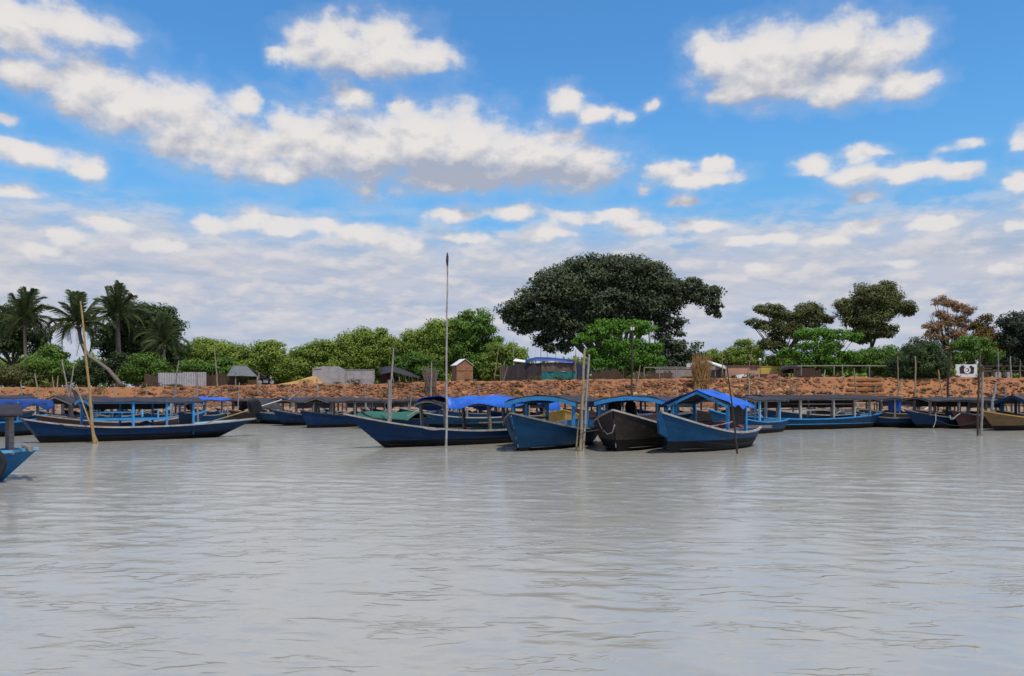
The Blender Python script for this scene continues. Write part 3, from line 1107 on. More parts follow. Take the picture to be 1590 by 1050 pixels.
def torus(name, c, R, r_, m, rot, label, cat='tyre', n=18, k=8, squash=1.0):
    rows = []
    for i in range(n + 1):
        a = 2 * math.pi * i / n
        row = []
        for j in range(k + 1):
            q = 2 * math.pi * j / k
            rad = R + r_ * math.cos(q)
            row.append(Vector((rad * math.cos(a), r_ * 1.2 * math.sin(q), rad * math.sin(a) * squash)))
        rows.append(row)
    rows = [[rot @ p + Vector(c) for p in row] for row in rows]
    o = MB().grid(rows).build(name, MATS[m], None, True)
    return tag(o, label, cat)


ppt = boat_near.world(boat_near.pt(0.915, 0.72, -1))
torus('tyre', ppt + Vector((0.02, -0.18, 0.0)), 0.26, 0.08, 'rubber', Matrix.Rotation(boat_near.e.rotation_euler.z, 3, 'Z'), 'black tyre hung as a fender on the nearest boat, far left', squash=1.15)

# --- centre left boat with the blue tarp
b = Boat('longboat', 'blue boat with long pointed bow under a crumpled bright blue tarp', (597, 30.3), (838, 35.6), B=1.9, free=0.56, bowh=1.30, sternh=0.75, ov=1.75, ovs=0.6,
         hull='deep_blue_paint', zb=0.27, lining='turquoise_paint', rail='pale_wood', bulge=2.0, seams=True)
b.posts((0.20, 0.40, 0.61), 1.70, 'grey_wood', 0.11, lean=0.1)
b.rails(0.26, 0.46, 0.88, 'grey_wood', 0.05)
b.roof(0.16, 0.62, 1.66, 0.14, 1.9, 'brown_roof', 'grey_wood', fh=0.07)
tarp_roof(b, 'tarp', 0.06, 0.60, 1.74, 0.17, 2.15, 'blue_tarp', 0.30, 0.10, 4)
tarp_boat = b
r_ = random.Random(5)
rows = []
for i in range(15):
    tt = lerp(0.14, 0.5, i / 14)
    rows.append([b.world((b.pt(tt, 1, 1)[0], y * b.hb(tt, 0.9) * 0.86, 0.42 + 0.15 * (1 - y * y) + r_.uniform(-0.06, 0.08) + 0.08 * math.sin(i * 1.3))) for y in (-1, -0.6, -0.2, 0.2, 0.6, 1)])
tag(MB().slab(rows, 0.15).build('fishing_net', MATS['turquoise_net'], None, True), 'heap of turquoise fishing net lying in the tarp-covered blue boat', 'net')
rope('rope', 'short dark rope end hanging under the long pointed bow', [b.world(b.pt(0.93, 0.72, -1)), b.world(b.pt(0.93, 0.72, -1)) + Vector((0.03, 0, -0.15)), b.world(b.pt(0.93, 0.72, -1)) + Vector((0.06, -0.02, -0.36))], 0.03, 'dark_rope')

# --- front three
b = Boat('longboat', 'blue boat pointing at the viewer, light blue arched roof beam, pole on its right', (806, 28.2), (902, 34.6), B=2.75, free=0.68, bowh=1.36, sternh=0.9, ov=0.75, ovs=0.5,
         hull='blue_paint', zb=0.13, lining='lining', bulge=2.4, transom=0.6, full=0.9, seams=True)
b.posts((0.20, 0.44, 0.62), 1.72, 'light_blue_paint', 0.11, inset=0.92)
b.roof(0.18, 0.64, 1.74, 0.24, 2.85, 'dark_roof', 'light_blue_paint', fh=0.15, n=12)
b.rails(0.20, 0.62, 1.05, 'blue_paint', 0.08)
front1 = b
b = Boat('longboat', 'dark brown boat seen bow on, light blue arched roof beam behind its prow', (957, 28.0), (1012, 34.8), B=2.85, free=0.74, bowh=1.46, sternh=0.95, ov=0.55, ovs=0.5,
         hull='brown_hull', zb=0.42, rail='pale_wood', bulge=2.6, transom=0.6, full=0.9, seams=True)
b.posts((0.20, 0.42, 0.58), 1.74, 'light_blue_paint', 0.11, inset=0.92)
b.roof(0.18, 0.60, 1.76, 0.22, 2.85, 'dark_roof', 'light_blue_paint', fh=0.15, n=12)
b.engine(0.30, y=-0.5, z=1.35, tilt=0.9, scale=1.0, shaft=0.9, tiller=0)
b.curtains(0.2, 0.42, 1.74, 1.0, 'dark_cloth', (1, -1))
b.cargo(0.12, 0.4, 0.5, 'navy_cloth', 4)
front2 = b
b = Boat('longboat', 'blue boat with black bottom under a peaked bright blue tarp roof', (1040, 27.4), (1152, 32.0), B=2.3, free=0.62, bowh=1.40, sternh=0.72, ov=0.6, ovs=0.5,
         hull='blue_paint', zb=0.40, rail='pale_wood', bulge=2.3, transom=0.5, seams=True)
b.posts((0.36, 0.58), 1.80, 'light_blue_paint', 0.1, inset=0.91)
b.roof(0.40, 0.60, 1.66, 0.50, 2.4, 'dark_roof', 'light_blue_paint', fh=0.1, kind='gable', n=2)
tarp_roof(b, 'tarp', 0.42, 0.60, 1.65, 0.52, 2.9, 'blue_tarp', 0.12, 0.04, 9, ridge=1.0, over=0.25)
MB().bar(b.world and b.at(0.03, 1) + Vector((-0.5, 0.25, 0.03)), b.at(0.22, -1) + Vector((0.3, -0.45, 0.04)), 0.1, 0.1).build('outrigger_pole', MATS['grey_wood'], b.e)
MB().bar(b.at(0.02, -1) + Vector((-0.6, -0.2, 0.04)), b.at(0.30, -1) + Vector((0, -0.3, 0.10)), 0.09, 0.09).build('outrigger_pole', MATS['grey_pole'], b.e)
# stem blade at the prow
st = Vector(b.pt(1, 1, 1))
kl = Vector(b.pt(1, 0.12, 1))
mb = MB()
prof = [(st.x + 0.10, st.z + 0.02), (st.x + 0.24, st.z - 0.30), (st.x + 0.16, st.z - 0.70), (kl.x + 0.16, kl.z + 0.55), (kl.x + 0.02, kl.z + 0.6), (st.x - 0.06, st.z - 0.2)]
n_ = len(prof)
mb.add([(x, -0.04, z) for x, z in prof] + [(x, 0.04, z) for x, z in prof], [tuple(range(n_)), tuple(range(2 * n_ - 1, n_ - 1, -1))] + [(i, (i + 1) % n_, n_ + (i + 1) % n_, n_ + i) for i in range(n_)])
mb.build('stem_blade', MATS['blue_paint'], b.e)
b.curtains(0.36, 0.56, 1.70, 0.9, 'dark_cloth', (1,))
b.cargo(0.1, 0.5, 0.3, 'brown_cloth', 5)
front3 = b
MB().grid([[b.at(0.42, -1) * 0.9 + Vector((0, 0, 0.05)), b.at(0.42, 1) * 0.9 + Vector((0, 0, 0.12))], [b.at(0.6, -1) * 0.9 + Vector((0, 0, 0.18)), b.at(0.6, 1) * 0.9 + Vector((0, 0, 0.3))]])
rows = [[b.world((b.pt(lerp(0.3, 0.62, i / 8), 1, 1)[0], y * 0.8, 0.82 + 0.16 * (1 - abs(y)) + 0.04 * math.sin(i * 2.1 + y * 3))) for y in (-1, -0.5, 0, 0.5, 1)] for i in range(9)]
tag(MB().slab(rows, 0.03).build('red_sheet', MATS['red_cloth'], None, True), 'red sheet spread across the boat with the peaked blue tarp', 'sheet')
p0 = front2.world(front2.at(0.97, -1)) + Vector((0, -0.05, 0))
rope('rope', 'pale rope looped over the prow of the dark brown boat', [front2.world(front2.pt(0.84, 1.0, -1)) + Vector((0, -0.07, 0.02)), front2.world(front2.pt(0.88, 0.72, -1)) + Vector((0, -0.07, -0.02)),
     front2.world(front2.pt(0.93, 0.55, -1)) + Vector((0, -0.09, 0)), front2.world(front2.pt(0.98, 0.56, -1)) + Vector((0, -0.1, 0)), front2.world(front2.pt(1.0, 0.70, -1)) + Vector((0.02, -0.08, 0))], 0.022)
rope('rope', 'dark line drooping across the light blue prow facet', [front1.world(front1.pt(0.96, 1.0, 1)) + Vector((-0.05, -0.06, 0)), front1.world(front1.pt(0.99, 0.7, -1)) + Vector((-0.02, -0.07, 0)), front1.world(front1.pt(0.96, 0.62, -1)) + Vector((0, -0.07, 0)),
     front1.world(front1.pt(0.95, 0.95, -1)) + Vector((0, -0.07, 0))], 0.014, 'dark_rope')
rope('rope', 'rope tying the dark brown boat to the tall pair of bamboo poles', [P3(899, 678, 28.2), P3(903, 674, 28.15), P3(908, 671, 28.25), front2.world(front2.pt(0.80, 0.95, 1))], 0.02, 'dark_rope')

# --- right, behind
b = Boat('longboat', 'long blue boat with light stripe, brown flat roof and pale posts, right', (1352, 50.6), (1166, 46.4), B=2.2, free=0.62, bowh=0.95, sternh=0.8, ov=1.3, ovs=0.6, hull='blue_paint', stripe='light_blue_paint', zb=0.28, rail='light_blue_paint')
b.posts((0.10, 0.30, 0.52, 0.68, 0.82), 1.84, 'pale_wood', 0.12)
b.roof(0.08, 0.84, 1.82, 0.22, 2.3, 'brown_roof', 'pale_wood', fh=0.12, n=8)
b.rails(0.3, 0.82, 1.15, 'pale_wood', 0.06)
b.rails(0.3, 0.82, 1.5, 'pale_wood', 0.04)
b.curtains(0.12, 0.82, 1.80, 1.25, 'dark_cloth', (1,), seed=3)  # added dark sheet on the far side, makes the interior read black
b.cargo(0.3, 0.8, 0.4, 'dark_cloth', 8)
b = Boat('longboat', 'small dark blue boat moored end to end with the long striped boat', (1352, 51.5), (1425, 50.4), B=1.6, free=0.6, bowh=1.05, sternh=0.62, ov=1.0, ovs=0.3, hull='deep_blue_paint', zb=0.3, rail='grey_wood')
b.posts((0.4, 0.66), 1.85, 'grey_wood', 0.1)
b.roof(0.36, 0.72, 1.83, 0.12, 1.7, 'brown_roof', 'grey_wood', fh=0.06)
MB().box((b.pt(0.4, 1, 1)[0], -0.75, 1.4), (0.75, 0.03, 0.8)).build('curtain_or_shade', MATS['blue_tarp'], b.e)
b = Boat('longboat', 'blue boat with purple-tinged pointed bow, dark arched roof, right of the steps', (1425, 49.3), (1530, 51.5), B=1.9, free=0.6, bowh=1.15, sternh=0.8, ov=1.1, ovs=0.4, hull='deep_blue_paint', zb=0.25, rail='grey_wood')
b.posts((0.16, 0.52, 0.80), 1.74, 'grey_wood', 0.12)
b.roof(0.12, 0.86, 1.72, 0.18, 2.0, 'dark_roof', 'grey_wood', fh=0.06)
b.curtains(0.14, 0.8, 1.70, 1.3, 'dark_cloth', (-1,), seed=3)  # dark sheet put in for the shade beneath this roof
rope('rope', 'pale rope hanging down the purple-tinged bow at the right', [P3(1453, 641, 48.3), P3(1453, 655, 48.2), P3(1449, 664, 48.2)], 0.025)
rope('rope', 'pale rope loop at the tip of the maroon boat, right', [P3(1475, 645, 46.8), P3(1476, 651, 46.7), P3(1480, 651, 46.7), P3(1485, 646, 46.7), P3(1491, 642, 46.7)], 0.025)
b = Boat('canoe', 'maroon brown boat between the blue bow and the twin mooring posts', (1492, 48.2), (1580, 51.5), B=1.6, free=0.6, bowh=1.1, sternh=0.7, ov=1.0, ovs=0.3, hull='maroon_hull', zb=0.25, rail='brown_hull')
b = Boat('longboat', 'ochre brown boat with peaked blue roof beam at the right edge', (1545, 45.5), (1665, 49.5), B=2.0, free=0.62, bowh=1.15, sternh=0.9, ov=1.3, ovs=0.5, hull='ochre_hull', zb=0.30, rail='yellow_paint')
b.posts((0.2, 0.5, 0.66), 1.62, 'blue_paint', 0.12)
b.roof(0.16, 0.68, 1.60, 0.42, 2.1, 'dark_roof', 'blue_paint', kind='gable', n=2, fh=0.09)
b = Boat('longboat', 'far boat with wide brown roof at the right edge behind the peaked blue roof', (1545, 58.0), (1660, 60), B=2.2, free=0.6, bowh=0.9, sternh=0.8, ov=0.9, hull='deep_blue_paint')
b.posts((0.2, 0.5, 0.8), 1.85, 'grey_wood', 0.1)
b.roof(0.12, 0.86, 1.85, 0.2, 2.3, 'brown_roof', 'grey_wood')
b = Boat('longboat', 'blue boat with pointed bow half hidden behind the peaked blue tarp', (1112, 40.0), (1210, 45.0), B=1.8, free=0.6, bowh=1.3, sternh=0.7, ov=0.7, hull='blue_paint', zb=0.2, rail='light_blue_paint')
b.posts((0.25, 0.55), 1.78, 'sky_blue_paint', 0.1)
b.roof(0.2, 0.6, 1.76, 0.15, 1.9, 'brown_roof', 'grey_wood', fh=0.07)
b = Boat('longboat', 'far grey-roofed boat behind the long striped boat', (1215, 57.5), (1330, 60.0), B=2.0, free=0.6, bowh=1.0, sternh=0.8, ov=0.9, hull='deep_blue_paint', rail='pale_wood')
b.posts((0.2, 0.45, 0.7), 1.8, 'pale_wood', 0.1)
b.roof(0.15, 0.75, 1.8, 0.15, 2.0, 'dark_roof', 'grey_wood')

# --- left group, behind
b = Boat('longboat', 'blue boat under a rounded dark blue tarp behind the nearest boat', (58, 41.5), (-75, 37.0), B=2.1, free=0.7, bowh=1.0, sternh=0.9, ov=0.6, hull='blue_paint', zb=0.25, rail='light_blue_paint')
b.posts((0.3, 0.55, 0.8), 1.7, 'light_blue_paint', 0.09)
tarp_roof(b, 'tarp', 0.3, 0.86, 1.66, 0.16, 2.2, 'deep_blue_tarp', 0.35, 0.03, 12)
b.roof(0.25, 0.8, 1.60, 0.12, 2.0, 'dark_roof', 'light_blue_paint', fh=0.08)
b = Boat('canoe', 'low maroon brown canoe lying behind the long blue boat', (84, 38.4), (262, 44.0), B=1.5, free=0.62, bowh=1.10, sternh=0.85, ov=1.0, ovs=0.9, hull='maroon_hull', bottom='brown_hull', zb=0.2, rail='pale_wood')
b = Boat('longboat', 'boat with peaked grey-brown roof between maroon canoe and bamboo pole', (82, 45.0), (170, 49.0), B=2.1, free=0.62, bowh=0.95, sternh=0.8, ov=0.5, hull='deep_blue_paint', zb=0.2, rail='grey_wood')
b.posts((0.25, 0.5, 0.78), 1.62, 'grey_wood', 0.11)
b.roof(0.2, 0.84, 1.60, 0.38, 2.3, 'brown_roof', 'grey_wood', kind='gable', n=2, fh=0.09)
for k, (x, y) in enumerate(((0.3, 0.1), (1.2, -0.1))):
    mb = MB()
    rows = []
    for i in range(7):
        a = math.pi * i / 6
        rows.append([(x + 0.42 * math.cos(a) * math.cos(q), y + 0.3 * math.sin(q), 0.62 + 0.36 * math.sin(a) * max(0.1, math.cos(q))) for q in (-1.4, -0.8, 0, 0.8, 1.4)])
    o = mb.grid([[b.world(p) for p in r] for r in rows]).build('sack', MATS['grey_wood'], None, True)
    tag(o, ('grey-brown sack heaped in the peaked-roof boat, left one', 'grey-brown sack heaped in the peaked-roof boat, right one')[k], 'sack', 'sacks in the peaked-roof boat')
b = Boat('longboat', 'far blue boat with grey roof at the left edge, behind the tarp boat', (40, 54), (-70, 51), B=2.1, free=0.7, bowh=1.0, sternh=0.9, ov=0.6, hull='blue_paint', zb=0.25)
b.posts((0.3, 0.55, 0.8), 1.85, 'grey_wood', 0.09)
b.roof(0.2, 0.9, 1.85, 0.2, 2.3, 'dark_roof', 'pale_wood')
b = Boat('longboat', 'blue boat seen through the posts of the long left boat', (300, 50.0), (200, 47.0), B=1.8, free=0.62, bowh=1.05, sternh=0.8, ov=0.9, hull='blue_paint', zb=0.25, rail='light_blue_paint')
b.posts((0.2, 0.5), 1.6, 'sky_blue_paint', 0.08)
b = Boat('longboat', 'far boat with small blue roof left of the black engine', (345, 56.0), (290, 52.0), B=1.8, free=0.7, bowh=1.0, sternh=0.9, ov=0.4, hull='blue_paint', zb=0.25)
b.posts((0.3, 0.7), 1.75, 'grey_wood', 0.09)
b.roof(0.25, 0.8, 1.74, 0.16, 1.9, 'blue_tarp', 'grey_wood', fh=0.05)
b = Boat('canoe', 'far brown canoe with hooped cover beside the black engine', (372, 57.0), (440, 60.0), B=1.7, free=0.75, bowh=1.0, sternh=0.9, ov=0.9, hull='brown_hull', zb=0.2, rail='ochre_hull')
tarp_roof(b, 'hooped_cover', 0.3, 0.7, 1.1, 0.55, 1.6, 'dark_roof', 0.1, 0.03, 3, ridge=2.4)
b = Boat('longboat', 'far boat with faded blue awning right of the black engine', (432, 60.5), (500, 63.5), B=1.9, free=0.7, bowh=1.0, sternh=0.9, ov=0.8, hull='deep_blue_paint', zb=0.25)
b.posts((0.35, 0.75), 1.7, 'pale_wood', 0.08, lean=-0.25)
b.roof(0.3, 0.8, 1.68, 0.2, 1.9, 'navy_cloth', 'grey_wood', fh=0.05)
b = Boat('longboat', 'long dark blue boat without roof lying behind the pointed bow', (412, 57.5), (545, 55.0), B=1.9, free=0.68, bowh=0.95, sternh=0.9, ov=1.4, hull='blue_paint', zb=0.28)
b = Boat('longboat', 'dark boat with grey peaked roof above the pointed bow', (478, 49.5), (575, 54.0), B=2.1, free=0.7, bowh=1.1, sternh=0.8, ov=0.6, hull='deep_blue_paint', zb=0.2, rail='dark_roof')
b.posts((0.18, 0.45, 0.72), 1.66, 'grey_wood', 0.1)
b.roof(0.12, 0.78, 1.66, 0.24, 2.2, 'dark_roof', 'grey_wood', kind='gable', n=2, fh=0.07)
b = Boat('longboat', 'boat covered with sagging green canvas, centre left behind the tarp boat', (566, 50.0), (655, 46.0), B=1.9, free=0.62, bowh=1.2, sternh=0.7, ov=0.4, hull='deep_blue_paint', zb=0.25, rail='brown_hull')
tarp_roof(b, 'green_canvas', 0.1, 0.96, 0.66, 0.38, 1.95, 'green_canvas', 0.06, 0.03, 6, ridge=1.2, over=0)
b = Boat('longboat', 'blue boat with pale inside lying behind the blue tarp, bow left', (650, 50.0), (800, 52.0), B=2.0, free=0.62, bowh=1.25, sternh=0.8, ov=1.2, hull='blue_paint', zb=0.25, rail='pale_wood')
b.posts((0.2, 0.5, 0.66), 1.75, 'grey_wood', 0.09)
b.roof(0.1, 0.7, 1.74, 0.2, 2.0, 'brown_roof', 'grey_wood', fh=0.07)
b = Boat('canoe', 'yellow-sided boat seen under the light blue arched roof', (876, 37.6), (862, 43.0), B=1.8, free=0.95, bowh=1.30, sternh=1.0, ov=0.3, ovs=0.3, hull='yellow_paint', bottom='brown_hull', zb=0.45, rail='yellow_paint', bulge=3)
b = Boat('canoe', 'maroon boat seen under the arched roofs, beside the yellow one', (902, 46.0), (1010, 50.0), B=1.8, free=0.8, bowh=1.25, sternh=0.9, ov=0.5, hull='maroon_hull', bottom='brown_hull', zb=0.3, rail='maroon_hull')
b = Boat('longboat', 'far blue boat with posts seen between the two arched roofs', (940, 54), (1060, 57), B=2.0, free=0.7, bowh=1.15, sternh=0.8, ov=0.8, hull='blue_paint', zb=0.25)
b.posts((0.2, 0.45, 0.7), 1.75, 'blue_paint', 0.12)
b.roof(0.15, 0.75, 1.74, 0.18, 2.0, 'brown_roof', 'grey_wood')
b = Boat('longboat', 'far grey-roofed boat seen under the left arched roof', (800, 56), (900, 59), B=2.0, free=0.7, bowh=1.0, sternh=0.8, ov=0.8, hull='deep_blue_paint', zb=0.25)
b.posts((0.2, 0.45, 0.7), 1.7, 'grey_wood', 0.1)
b.roof(0.15, 0.75, 1.7, 0.14, 2.0, 'brown_roof', 'grey_wood')

# --- second and third row filling the gaps between the others
FILL = [
    ('dark boat with low cover behind the stern of the long left boat', (120, 52), (215, 55), 'deep_blue_paint', 'navy_cloth', 'dark_roof', 1.72, 5),
    ('far boat with plank roof seen under the roof of the long left boat', (205, 57), (290, 60), 'blue_paint', 'brown_cloth', 'brown_roof', 1.74, 6),
    ('dark hull with tarpaulin heap right of the long left boat', (318, 60), (392, 62), 'brown_hull', 'dark_cloth', None, 1.6, 7),
    ('far boat with low grey roof behind the black engine', (352, 63), (430, 64.5), 'deep_blue_paint', 'dark_cloth', 'dark_roof', 1.66, 8),
    ('brown boat with tarpaulin heap left of the green canvas boat', (520, 58), (600, 60.5), 'brown_hull', 'dark_cloth', 'brown_roof', 1.6, 9),
    ('far dark boat with cloth heap behind the green canvas boat', (590, 61), (670, 63), 'deep_blue_paint', 'navy_cloth', 'dark_roof', 1.62, 10),
    ('far boat with brown heap behind the blue tarp', (690, 60), (780, 62.5), 'blue_paint', 'brown_cloth', 'brown_roof', 1.6, 11),
    ('far dark boat between blue tarp and left arched roof', (770, 52), (840, 56), 'deep_blue_paint', 'dark_cloth', 'dark_roof', 1.62, 12),
    ('far dark hull behind the tall pair of bamboo poles', (890, 60), (970, 62), 'brown_hull', 'dark_cloth', 'brown_roof', 1.62, 13),
    ('far dark boat behind the roof of the dark brown boat', (1000, 58), (1075, 61), 'deep_blue_paint', 'navy_cloth', 'dark_roof', 1.62, 14),
    ('far brown boat with heap of nets behind the peaked blue tarp', (1085, 56), (1170, 60), 'brown_hull', 'dark_cloth', 'brown_roof', 1.66, 15),
    ('far boat with grey heap seen through the pale posts of the striped boat', (1190, 63), (1262, 64.5), 'deep_blue_paint', 'grey_wood', None, 1.6, 16),
    ('far dark canoe seen through the right posts of the striped boat', (1270, 62), (1350, 64), 'brown_hull', 'dark_cloth', None, 1.6, 17),
]
FILL += [
    ('far dark boat with cloth heap at the left edge', (20, 58), (-60, 60), 'deep_blue_paint', 'navy_cloth', 'dark_roof', 1.7, 20),
    ('dark boat with low roof between the two tarps at the left', (78, 50), (150, 53), 'deep_blue_paint', 'dark_cloth', 'brown_roof', 1.64, 21),
    ('far brown boat with heaped cover behind the maroon canoe', (150, 60), (230, 62.5), 'brown_hull', 'brown_cloth', 'brown_roof', 1.68, 22),
    ('small dark boat with cover left of the grey peaked roof', (440, 53.5), (510, 56.5), 'deep_blue_paint', 'navy_cloth', 'dark_roof', 1.60, 23),
    ('far boat with dark heap behind the small dark blue boat at right', (1345, 60), (1420, 62), 'brown_hull', 'dark_cloth', 'dark_roof', 1.7, 24),
    ('brown boat with low cover behind the dark arched roof at right', (1430, 56), (1500, 58.5), 'brown_hull', 'brown_cloth', 'brown_roof', 1.66, 25),
    ('dark boat with cover just left of the twin mooring posts', (1478, 53.5), (1545, 55.5), 'deep_blue_paint', 'dark_cloth', 'dark_roof', 1.64, 26),
    ('dark boat with heap at the right edge beyond the ochre boat', (1560, 52.5), (1640, 55), 'brown_hull', 'navy_cloth', 'brown_roof', 1.68, 27),
]
for lab, bw, st_, hm, cm, rf, zr, sd in FILL:
    b = Boat('moored_boat', lab, bw, st_, B=2.0, free=0.66, bowh=1.1, sternh=0.9, ov=0.9, hull=hm, zb=0.25, rail='grey_wood', detail=False)
    b.cargo(0.12, 0.8, 0.55, cm, sd, base=0.45)
    if sd % 3 == 0:
        b.engine(0.06, z=1.15, tilt=0.5, scale=0.9, shaft=1.4, tiller=0.9)
    if rf:
        b.posts((0.2, 0.5, 0.74), zr, 'grey_wood', 0.1)
        b.roof(0.14, 0.78, zr, 0.16, 2.1, rf, 'grey_wood', fh=0.07)
        b.curtains(0.2, 0.74, zr, zr - 0.45, 'dark_cloth', (1,), seed=sd)  # added cloth below the eave, darkens the view under the roof

# leaning sticks, oars and engines that break up the rows
STICKS = [('oar leaning against the peaked-roof boat, left', (112, 604), (133, 652), 44.0, 0.05, 'dark_roof'), ('long stick laid across the far boats right of the black engine', (430, 634), (468, 606), 59, 0.05, 'pale_wood'),
          ('short upright stick on the far boats beside the black engine', (352, 606), (354, 648), 58, 0.05, 'grey_pole'), ('stick leaning on the green canvas boat', (622, 652), (652, 636), 46.0, 0.04, 'pale_wood'),
          ('oar lying across the gap behind the tall thin pole', (700, 622), (727, 634), 49.5, 0.04, 'pale_wood'), ('bent stick rising from the boat under the left arched roof', (850, 640), (862, 628), 37.5, 0.05, 'white_paint'),
          ('pale stick across the stern of the striped boat', (1288, 648), (1312, 634), 52, 0.05, 'pale_wood'), ('thin white stick in the cluttered boats, far right', (1437, 636), (1450, 624), 54, 0.05, 'white_paint')]
for lab, p, q, Y, r_, m in STICKS:
    o = MB().tube([P3(*p, Y), P3((p[0] + q[0]) / 2, (p[1] + q[1]) / 2 + 0.6, Y), P3(*q, Y)], r_, 6).build('oar', MATS[m])
    tag(o, lab, 'oar', 'oars and sticks lying in the boats')

# mooring lines from poles and bows
for lab, p, q, sg_, m in (
        ('slack line from the long left boat to the golden bamboo', (P3(150, 664, 33.1)), boat_left.world(boat_left.at(0.12, -1)), 0.10, 'dark_rope'),
        ('line from the tall thin pole to the tarp-covered boat', P3(694, 664, 30.2), tarp_boat.world(tarp_boat.at(0.72, 1)), 0.10, 'rope'),
        ('line from the prow of the peaked-tarp boat to its crooked pole', P3(1138, 655, 27.2), front3.world(front3.at(0.80, -1)), 0.16, 'rope'),
        ('line sagging between the two arched-roof boats', front1.world(front1.at(0.60, -1)), front2.world(front2.at(0.66, 1)), 0.12, 'dark_rope'),
        ('line from the striped boat to the twin mooring posts', P3(1520, 652, 39.6), P3(1452, 650, 48.6), 0.35, 'dark_rope')):
    rope('rope', lab, [p, q], 0.016, m, sg_)

# ------------------------------------------------------------------ trees
def leaf_cloud(clumps, size, seed, squash=0.55):
    """clumps: (centre, radius vector, leaf count, tint); returns quads and a tint per leaf"""
    r = np.random.default_rng(seed)
    V, T = [], []
    for (c, rad, n, tint) in clumps:
        d = r.normal(size=(n, 3))
        d /= np.linalg.norm(d, axis=1)[:, None]
        k = r.random(n) ** 0.45
        p = np.array(c) + d * k[:, None] * np.array(rad)
        nrm = d * 0.9 + r.normal(size=(n, 3)) * 0.42 + np.array([0, 0, 0.45])
        nrm /= np.linalg.norm(nrm, axis=1)[:, None]
        a = np.cross(nrm, r.normal(size=(n, 3)))
        a /= np.linalg.norm(a, axis=1)[:, None]
        b_ = np.cross(nrm, a)
        s = size * r.uniform(0.6, 1.3, n)[:, None]
        a, b_ = a * s, b_ * s * squash
        V.append(np.stack([p - a, p + b_ * 0.9 - a * 0.1, p + a, p - b_ * 0.9 - a * 0.1], 1))
        T.append(np.clip(tint + r.normal(0, 0.16, n), 0, 1))
    V = np.concatenate(V)
    T = np.concatenate(T)
    n = len(V)
    return V.reshape(-1, 3), np.arange(n * 4).reshape(n, 4), T


def crown_obj(name, V, F, T, m, parent):
    me = np_mesh(name, V, F, MATS[m])
    at = me.attributes.new('tint', 'FLOAT', 'FACE')
    at.data.foreach_set('value', T.astype(np.float32))
    return link(name, me, parent)


TREE_SEED = [100]


def tree(name, label, Y, lobes, base, m, leaf=0.28, density=1.0, cat='tree', group=None, trunk_r=0.3, trunk_m='bark', depth=0.8, clump=0.30, fill=0.75, limbs=True, stems=1, gap=0.0, max_limbs=99):
    """lobes: photo centre and half-size of each mass of the crown, at distance Y; base: photo x of the trunk foot"""
    TREE_SEED[0] += 1
    sd = TREE_SEED[0]
    r = random.Random(sd)
    bx = wx(base, Y)
    bz = gz(bx, Y)
    root = thing(name, label, cat, (bx, Y, bz), 0, group)
    O = Vector((bx, Y, bz))
    clumps, tips = [], []
    for lb in lobes:
        px, py, rx, ry = lb[:4]
        tone = lb[4] if len(lb) > 4 else 0.0  # upper masses tinted lighter, undersides darker: shading painted into the leaves
        c = P3(px, py, Y) - O
        RX, RZ = rx / FPX * Y, ry / FPX * Y
        RY = min(RX, max(RZ * 1.3, 1.0)) * depth
        tips.append((c, RX, RZ))
        vol = RX * RZ
        leaf_ = leaf * 0.56
        nc = max(5, int(density * 7.5 * (RX * RZ) ** 0.75 + 4))
        for i in range(nc):
            if gap and r.random() < gap:
                continue
            d = Vector((r.gauss(0, 1), r.gauss(0, 1), r.gauss(0, 1))).normalized()
            k = r.random() ** (1 / 3) * 0.95
            k = max(k, fill * r.random())
            p = c + Vector((d.x * RX, d.y * RY, d.z * RZ)) * k * 0.88
            cr = clump * min(RX, RZ * 1.6) * r.uniform(0.6, 1.25) + 0.15
            n = int(density * 34 * (cr / leaf_ / 2.2) ** 1.5) + 8
            if p.z < 0.2:
                p.z = 0.2 + r.random() * 0.3
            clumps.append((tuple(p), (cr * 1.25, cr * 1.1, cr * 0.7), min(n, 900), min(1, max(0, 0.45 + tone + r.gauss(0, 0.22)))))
    V, F, T = leaf_cloud(clumps, leaf * 0.56, sd)
    crown_obj('crown', V, F, T, m, root)
    mb = MB()
    cc = Vector((0, 0, 0))
    for c, a, h in tips:
        cc += c
    cc /= len(tips)
    hub = Vector((cc.x * 0.25, 0, max(0.6, min(t[0].z - t[2] for t in tips) * 0.8 + 0.3)))
    for q in range(stems):
        o2 = Vector((r.uniform(-0.4, 0.4), r.uniform(-0.3, 0.3), 0)) if stems > 1 else Vector((0, 0, 0))
        mb.tube([o2 + Vector((0, 0, -0.3)), o2 + hub * 0.5 + Vector((r.uniform(-.2, .2), 0, 0)), hub], [trunk_r * 1.25, trunk_r, trunk_r * 0.8], 8)
    if limbs:
        for c, RX, RZ in tips[:max_limbs]:
            for q in range(3):
                e = c + Vector((r.uniform(-0.6, 0.6) * RX, r.uniform(-0.5, 0.5) * RX * 0.6, r.uniform(-0.2, 0.6) * RZ))
                mid = hub.lerp(e, 0.5) + Vector((0, 0, -0.08 * (e - hub).length + r.uniform(0, 0.15) * RZ))
                mb.tube([hub, mid, e], [trunk_r * 0.45, trunk_r * 0.26, trunk_r * 0.06], 5)
    mb.build('trunk', MATS[trunk_m], root, True)
    return root


